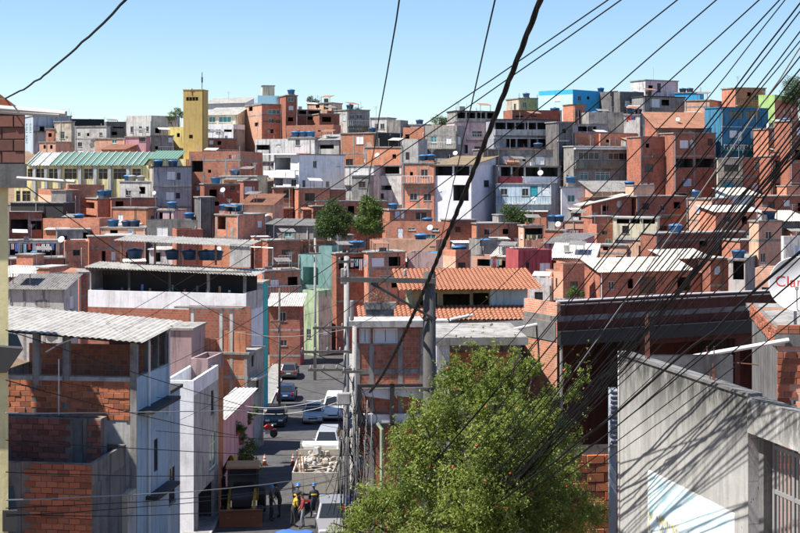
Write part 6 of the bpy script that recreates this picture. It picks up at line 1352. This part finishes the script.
wire(P(840,-10,14), P(552,402,26), .05, .009, 'cable_grey', 'pale grey cable crossing the black right bundle', .004); 
wire(P(838,215,15), P(470,520,29), .2, .018, 'cable', 'thickest lower cable of the right bundle', .01)
# long singles across the sky
for A, B, sg, rr, lb in [
    ((131,-5,13),(4,99,24.2),.12,.014,'kinked dark cable crossing the sky at upper left'),
    ((408,-60,9),(351,292,62.5),.0,.007,'thin cable dropping from top centre to the street poles'),
    ((505,-45,8),(433,274,33.3),.0,.006,'thin cable dropping from top centre to the near pole'),
    ((640,-22,14),(96,328,58),.25,.008,'upper of two parallel cables crossing the centre sky'), ((652,-22,14),(108,338,58),.25,.008,'lower of two parallel cables crossing the centre sky'),
    ((700,-18,14),(150,372,58),.5,.008,'cable slanting from top right across the white tile-topped house'), ((742,-22,14),(180,420,60),.5,.008,'cable slanting from top right across the red storey house'),
    ((790,-28,14),(345,330,62),.5,.008,'cable slanting from top right behind the near pole'), ((800,-22,14),(352,396,61),.7,.008,'rightmost single cable slanting down to the street poles')]:
    wire(P(*A), P(*B), sg, rr, 'cable', lb, .004 if 'kinked' not in lb else .006)
# twisted heavy cable
def twisted():
    A, B = P(552,-30,13), P(370,392,60); n = 260; base = curve3(A, B, .55, n); c = base[0].copy(); Lt = (B-A).length
    r = empty('twisted_cable', c); tag(r, 'thick twisted black cable running from top centre to the street poles', 'cable')
    for s in range(3):
        pts = []; rad = []
        for k, p in enumerate(base):
            t_ = k/n; g = 1 + .9*t_; ph = 2*math.pi*(s/3 + t_*Lt/2.1*(1-.25*t_)); pts.append(p - c + V3((math.cos(ph), 0, math.sin(ph)))*.017*g); rad.append(.0165*g)
        m = MB(); m.tube(pts, rad, 6); m.build('strand', 'cable', r, True)
twisted()
# low service cables on the left
SC = {'cable': 0, 'cable_grey': 0, 'cable_white': 0}
for k, (xa, ya, Da, xb, yb, Db, mt) in enumerate(sorted([(6,413,23.5,345,404,62,'cable_grey'),(6,330,23.5,350,430,62,'cable'),(6,380,23.5,346,446,62,'cable'),(6,500,23.5,350,470,62,'cable_grey'),(6,508,23.5,348,478,62,'cable'),(6,516,23.5,352,474,62,'cable'),
        (6,514,23.5,352,486,62,'cable'),(6,472,23.5,346,462,62,'cable'),(6,440,23.5,350,455,62,'cable'),(20,182,24,310,352,62,'cable'),(230,330,95,347,329,63,'cable_grey'),(236,404,88,346,392,63,'cable_white'),(238,410,88,350,398,63,'cable_white'),(244,366,97,330,396,63,'cable'),
        (150,430,54,352,440,62,'cable'),(60,382,51,346,420,62,'cable'),(279,316,118,347,300,63,'cable'),(279,326,118,340,262,63,'cable'),(315,247,141,345,262,63,'cable'),(315,254,141,347,330,63,'cable'),(262,300,115,315,250,141,'cable'),(316,258,141,345,352,63,'cable')], key=lambda q: q[1])):
    SC[mt] += 1; od = (['topmost','second','third','fourth','fifth','sixth','seventh','eighth','ninth','tenth','eleventh','twelfth','thirteenth','fourteenth','fifteenth','sixteenth','lowest'])[SC[mt]-1]
    wire(P(xa,ya,Da), P(xb,yb,Db), rng.uniform(.1,.5), .009 if mt == 'cable' else .012, mt, {'cable':od+' of the thin black service cables sagging across the street at left','cable_grey':od+' of the grey service cables sagging across the street at left','cable_white':od+' of the pale service cables over the street bush'}[mt], .005, 20)
# satellite dish with lettering on the right-edge house
plain('dish_pale', (.70,.70,.68), .5)
def big_dish():
    r0 = .64; c = P(797, 285, 33.4); r = empty('satellite_dish', c); tag(r, 'big white satellite dish with red lettering at right edge', 'satellite dish', 'satellite dishes')
    tilt = (Matrix.Rotation(R(-16), 3, 'Z') @ Matrix.Rotation(R(78), 3, 'X'))
    m = MB(); prof = [(.01,.0)] + [(r0*f_, .20*f_*f_) for f_ in (.2,.4,.6,.8,1.0)] + [(r0*1.02,.205),(r0*1.0,.185)] + [(r0*f_, .20*f_*f_-.02) for f_ in (.8,.6,.4,.2)] + [(.01,-.02)]
    m.lathe(prof, 40, (0,0,0), tilt); m.build('reflector', 'dish_pale', r, True)
    cu = bpy.data.curves.new('lettering', 'FONT'); cu.body = 'Claro'; cu.size = .37; cu.align_x = 'CENTER'; cu.align_y = 'CENTER'; cu.resolution_u = 4
    to = bpy.data.objects.new('lettering', cu); col.objects.link(to); dg = bpy.context.evaluated_depsgraph_get(); me = bpy.data.meshes.new_from_object(to.evaluated_get(dg)); bpy.data.objects.remove(to)
    for v in me.vertices:
        x, y = v.co.x*.98 - .09, v.co.y + .06; q = math.hypot(x, y)/r0; v.co = tilt @ V3((x, y, .20*q*q + .004))
    plain('lettering_red', (.52,.05,.04), .6); me.materials.clear(); me.materials.append(M['lettering_red']); o = bpy.data.objects.new('lettering', me); col.objects.link(o); o.parent = r
    m = MB(); a = tilt @ V3((0,-.6,.19)); e = tilt @ V3((0,-.18,.72)); m.tube([a, e], .018, 6); m.build('feed_arm', 'alu', r); m = MB(); m.tube([e, e + (tilt @ V3((0,.05,-.14)))], .045, 8); m.build('feed_horn', 'alu', r)
    m = MB(); b_ = tilt @ V3((0,-.05,-.03)); zf = hq['zb']+hq['Ht']-.4-c.z; m.tube([b_, (b_.x, b_.y+.14, b_.z-.1), (b_.x, b_.y+.14, zf)], .04, 8); m.build('mast', 'alu', r)
big_dish()
def small_dish(t, zx, zy, D, rad, label, face=R(-20)):
    px, py = tp(t, zx, zy); c = P(px, py, D); rad *= .72; r = empty('satellite_dish', c, face); tag(r, label, 'satellite dish', 'satellite dishes'); tl = Matrix.Rotation(R(62), 3, 'X')
    m = MB(); m.lathe([(.01,0),(rad*.5,.04),(rad,.13),(rad*1.0,.10),(rad*.5,.015),(.01,-.02)], 18, (0,0,0), tl); m.build('reflector', 'dish_white', r, True)
    m = MB(); m.tube([tl @ V3((0,-rad,.15)), tl @ V3((0,-.1,.5))], .02, 5); m.build('feed_arm', 'alu', r); m = MB(); m.tube([(0,.03,0),(0,.25,-.1),(0,.25,-.9)], .03, 6); m.build('mast', 'alu', r)
for q in [('C',295,326,198,.5,'white dish on the orange brick extension'),('C',592,318,202,.5,'white dish before the big grey concrete house'),('D',345,393,189,.55,'white dish on the loggia house parapet'),('F',235,190,166,.6,'white dish beside the laundry balcony'),
          ('E',402,172,209,.4,'small dish on the pale brick skyline house'),('E',297,190,200,.45,'small dish left of the clay tile roof'),('I',412,132,168,.5,'grey dish below the twin tanks'),('B',278,458,186,.5,'white dish beside tank left of the white shutters'),
          ('H',496,145,176,.55,'white dish on the long brick house'),('G',263,228,150,.45,'small dish above the upper sheet roof'),('D',320,492,185,.45,'white dish low on the pale blue house'),('A',588,470,189,.4,'dish at the corner of grey plaster house'),('E',355,465,188,.45,'pale dish below dark loggia')]: small_dish(*q)
# ------------------------------------------------------------------ roof-top clutter and added facade details
def clutter(h, lvl):
    r, W, L, z = h['root'], h['W'], h['L'], h['rz']; rd = random
    for k in range(rd.choice([0, 1, 1, 2])):      # rain pipes down the front
        x = rd.choice([.12, W-.12, rd.uniform(.3, W-.3)]); m = MB(); m.tube([(x,-.09,0),(x,-.09,h['wt']-.12),(x,.0,h['wt']-.04)], .045, 6); m.build('drainpipe', rd.choice(['pvc','pipe_grey','pipe_grey','tar']), r)
    zv = h['zvis']; flat = h['roofk'] in ('slab', 'par')
    if 128 < h['D'] < 208 and W > 3.2 and zv > 2.5 and rd.random() < .62:       # small annex against the foot of the front
        aw = rd.uniform(1.5, min(3.4, W-.6)); x = rd.uniform(.2, W-aw-.2); dp = rd.uniform(.9, 1.7); ah = rd.uniform(.2, 1.3); mt = rd.choice(['brick','brick_dark','brick_orange','concrete','white_old','brick','mauve'])
        hl = [(aw*.25, aw*.25+.7, zv+ah-1.5, zv+ah-.35)] if ah > .5 else []
        m = MB(); wall_grid(m, V3((x,-dp,0)), V3((1,0,0)), V3((0,1,0)), aw, 0, zv+ah, hl); m.quad((x,-dp,0),(x,0,0),(x,0,zv+ah),(x,-dp,zv+ah)); m.quad((x+aw,-dp,0),(x+aw,0,0),(x+aw,0,zv+ah),(x+aw,-dp,zv+ah)); m.build('annex_wall', mt, r)
        m = MB(); V = V3((0,1,.18)).normalized(); corrugated(m, V3((x-.2,-dp-.25,zv+ah+.02)), V3((1,0,0)), V, V3((0,-V.z,V.y)), aw+.4, dp+.2, .25, .025); m.build('annex_roof', rd.choice(['sheet','sheet_white','sheet_dark','sheet','clay_old']), r)
    if flat and h['D'] < 186 and W > 4.5 and rd.random() < .35 and 'sheet' not in h['mat'] and 'glass' not in h['mat']:   # unfinished room on the roof
        aw = W*rd.uniform(.25,.45); x = rd.choice([.15, W-aw-.15]); ah = rd.uniform(.7,1.6); m = MB(); m.box(x,x+aw,L*.35,L*.95,z-.02,z+ah); m.build('roof_room', rd.choice(['brick','brick_dark','concrete','brick_pale']), r)
        m = MB(); m.box(x-.1,x+aw+.1,L*.32,L*.98,z+ah,z+ah+.1); m.build('roof_room_slab', rd.choice(['concrete','sheet']), r)
    elif flat and W > 3 and rd.random() < .3:                                     # starter bars left on the roof corners
        for x in (.12, W*.5, W-.12):
            for q in range(3): m = MB(); m.tube([(x+.05*q,.12,z-.02),(x+.05*q+rd.uniform(-.08,.08),.12,z+rd.uniform(.4,1.0))], .014, 4); m.build('starter_bar', 'iron_rust', r)
    if flat and W > 2.5 and 'glass' not in h['mat'] and 'sheet' not in h['mat']:
        for st in (1, 2, 3):                          # floor slabs that stick out of the front, some with a rail
            zz = h['wt'] - 2.75*st + .12
            if zz < zv - .5 or rd.random() < .5: continue
            x0 = rd.choice([0, 0, W*.3]); x1 = rd.choice([W, W, W*.7]); dp = rd.uniform(.12, .6); m = MB(); m.box(x0,x1,-dp,-.026,zz-.07,zz+.07); m.build('floor_slab', rd.choice(['concrete','concrete','concrete_dark','white_old']), r)
            if dp > .4:
                m = MB(); n_ = max(3, int((x1-x0)/.35))
                for q in range(n_+1): s_ = x0+.03+(x1-x0-.06)*q/n_; m.box(s_-.014,s_+.014,-dp+.02,-dp+.05,zz+.071,zz+.95)
                m.box(x0,x1,-dp+.015,-dp+.055,zz+.951,zz+1.0); o_ = m.build('balcony_rail', rd.choice(['iron','frame_white','iron_rust']), r)
    if lvl == 0 and rd.random() < .4: return
    if W < 2.2: return
    for k in range(1 + lvl):                      # antenna or pipe
        x, y = rd.uniform(.3, W-.3), rd.uniform(.3, L*.6); hh = rd.uniform(1.0, 2.2); m = MB(); m.tube([(x,y,z-.05),(x,y,z+hh)], .03, 5)
        if rd.random() < .6:
            for q in range(4): m.bar((x-.45+.08*q,y,z+hh-.12*q),(x+.45-.08*q,y,z+hh-.12*q),.025)
        m.build('aerial', 'alu', r)
    for k in range(lvl):
        x, y = rd.uniform(.4, max(.5, W-1.4)), rd.uniform(.4, L*.5); m = MB(); s = rd.uniform(.4,.9); m.box(x,x+s,y,y+s*.7,z-.01,z+rd.uniform(.3,.8)); m.build('roof_box', rd.choice(['brick','concrete_pale','sheet_dark','white_old']), r)
    if lvl == 0 and rd.random() < .75: return
    m = MB(); x = rd.uniform(.2, max(.25, W-2.0)); m.hexa([(x,.2,z+.9),(x+1.8,.2,z+.85),(x+1.8,1.8,z+1.2),(x,1.8,z+1.25),(x,.2,z+.94),(x+1.8,.2,z+.89),(x+1.8,1.8,z+1.24),(x,1.8,z+1.29)]); m.build('lean_to', rd.choice(['sheet','sheet_dark','sheet_dark','clay_old']), r)
    for dx in (.1,1.7): m = MB(); m.bar((x+dx,.3,z-.02),(x+dx,.3,z+.92),.06); m.build('lean_to_post', 'frame_brown', r)
for h, lv in CLUT: clutter(h, lv)
LN = 0
def washing(t, x0, x1, y, D, label, n=5, drop=1.0):
    px0, py = tp(t, x0, y); px1, _ = tp(t, x1, y); A, B = P(px0, py, D), P(px1, py, D); r = empty('washing_line', A); tag(r, label, 'washing', 'washing lines'); d = (B-A); m = MB(); m.tube([(0,0,0), d*.5-V3((0,0,.05)), d], .01, 4); m.build('line', 'cable_grey', r)
    for k in range(n):
        a = d*((k+.1)/n); c = d*((k+.8)/n); hh = drop*random.uniform(.6,1.1); m = MB(); s = 5; pts = []
        for i in range(s+1):
            p = a.lerp(c, i/s); o_ = .06*math.sin(i*2.1+k); m.v += [(p.x, p.y+o_*.2, p.z-.02), (p.x+random.uniform(-.03,.03), p.y+o_+.04, p.z-hh), (p.x, p.y+o_*.2+.015, p.z-.02), (p.x, p.y+o_+.055, p.z-hh)]
        for i in range(s): q = i*4; m.f += [(q,q+4,q+5,q+1),(q+2,q+3,q+7,q+6)]
        m.build('garment', 'cloth%d' % random.randrange(7), r, True)
for q in [('F',40,120,204,167.4,'washing on the laundry balcony, left bay',5,1.1),('F',138,210,204,167.2,'washing on the laundry balcony, right bay',4,1.2),('H',190,258,262,159,'pale washing in the dark porch',4,1.3),('I',150,200,262,149.4,'coloured washing under the white sloping canopy',4,.8),
          ('I',450,535,152,171,'dark washing right of the twin tanks',6,.9),('B',300,345,322,193,'washing on the big unplastered brick house',4,.7),('I',290,350,170,170.2,'washing on the terrace left of twin tanks',5,.7),('I',195,255,196,165,'red and white washing left of the terrace house',5,.8),('D',670,705,175,203,'white washing in the shed with dark opening',3,.9),('H',205,250,95,176,'white washing between the two trees',3,.9)]: washing(*q)
# extra fronts on named houses
h = HOUSES['slabhouse']
m = MB(); W_, z_ = h['W'], h['Ht']; m.hexa([(-2.6,-1.6,z_-1.1),(W_*.8,-1.6,z_+.35),(W_*.8,.6,z_+.5),(-2.6,.6,z_-.95),(-2.6,-1.6,z_-1.0),(W_*.8,-1.6,z_+.45),(W_*.8,.6,z_+.6),(-2.6,.6,z_-.85)]); m.build('sloping_canopy', 'sheet_white', h['root'])
h = HOUSES['balconies']
def band(h, x0, x1, y0, y1, mat, t, d=.35, name='parapet'):
    a = h['loc'](*tp(t, x0, y0)); c = h['loc'](*tp(t, x1, y1)); m = MB(); m.box(max(-.02, a[0]), min(h['W']+.02, c[0]), -d, -.004, c[1], a[1]); return m.build(name, mat, h['root'])
band(h, 168, 408, 226, 250, 'white_old', 'D'); band(h, 168, 300, 296, 302, 'concrete', 'D', .5, 'canopy')
h = HOUSES['loggia']; band(h, 182, 270, 405, 430, 'red', 'D'); band(h, 272, 404, 404, 428, 'white', 'D')
h = HOUSES['redstorey']; band(h, 474, 702, 345, 375, 'grey_olive', 'D', .45); band(h, 486, 700, 378, 446, 'brick', 'D', .012, 'red_panel') if False else None; band(h, 470, 716, 296, 303, 'white', 'D', .6, 'canopy')
h = HOUSES['bluehouse']; band(h, 458, 634, 214, 219, 'ice_blue', 'E', .06, 'trim')
m = MB(); a = h['loc'](*tp('E',458,286)); c = h['loc'](*tp('E',634,302))
for k in range(15): s = a[0]+(c[0]-a[0])*k/14; m.box(s-.03,s+.03,-.75,-.69,c[1],a[1])
m.box(a[0],c[0],-.76,-.68,a[1],a[1]+.07); m.build('railing', 'frame_white', h['root']); band(h, 456, 636, 302, 308, 'turquoise', 'E', .8, 'balcony_slab')
h = HOUSES['bigwhite']; m = MB(); a = h['loc'](*tp('B',440,383)); c = h['loc'](*tp('B',560,410)); m.box(-1.6, c[0], -.5, -.3, c[1], a[1]); m.box(-1.6,c[0],-.3,-.004,c[1],c[1]+.15); m.build('balcony', 'white', h['root'])
m = MB(); m.box(-1.7, h['W']+.1, -.6, -.125, h['Ht']-.14, h['Ht']+.02); m.build('canopy', 'white', h['root'])
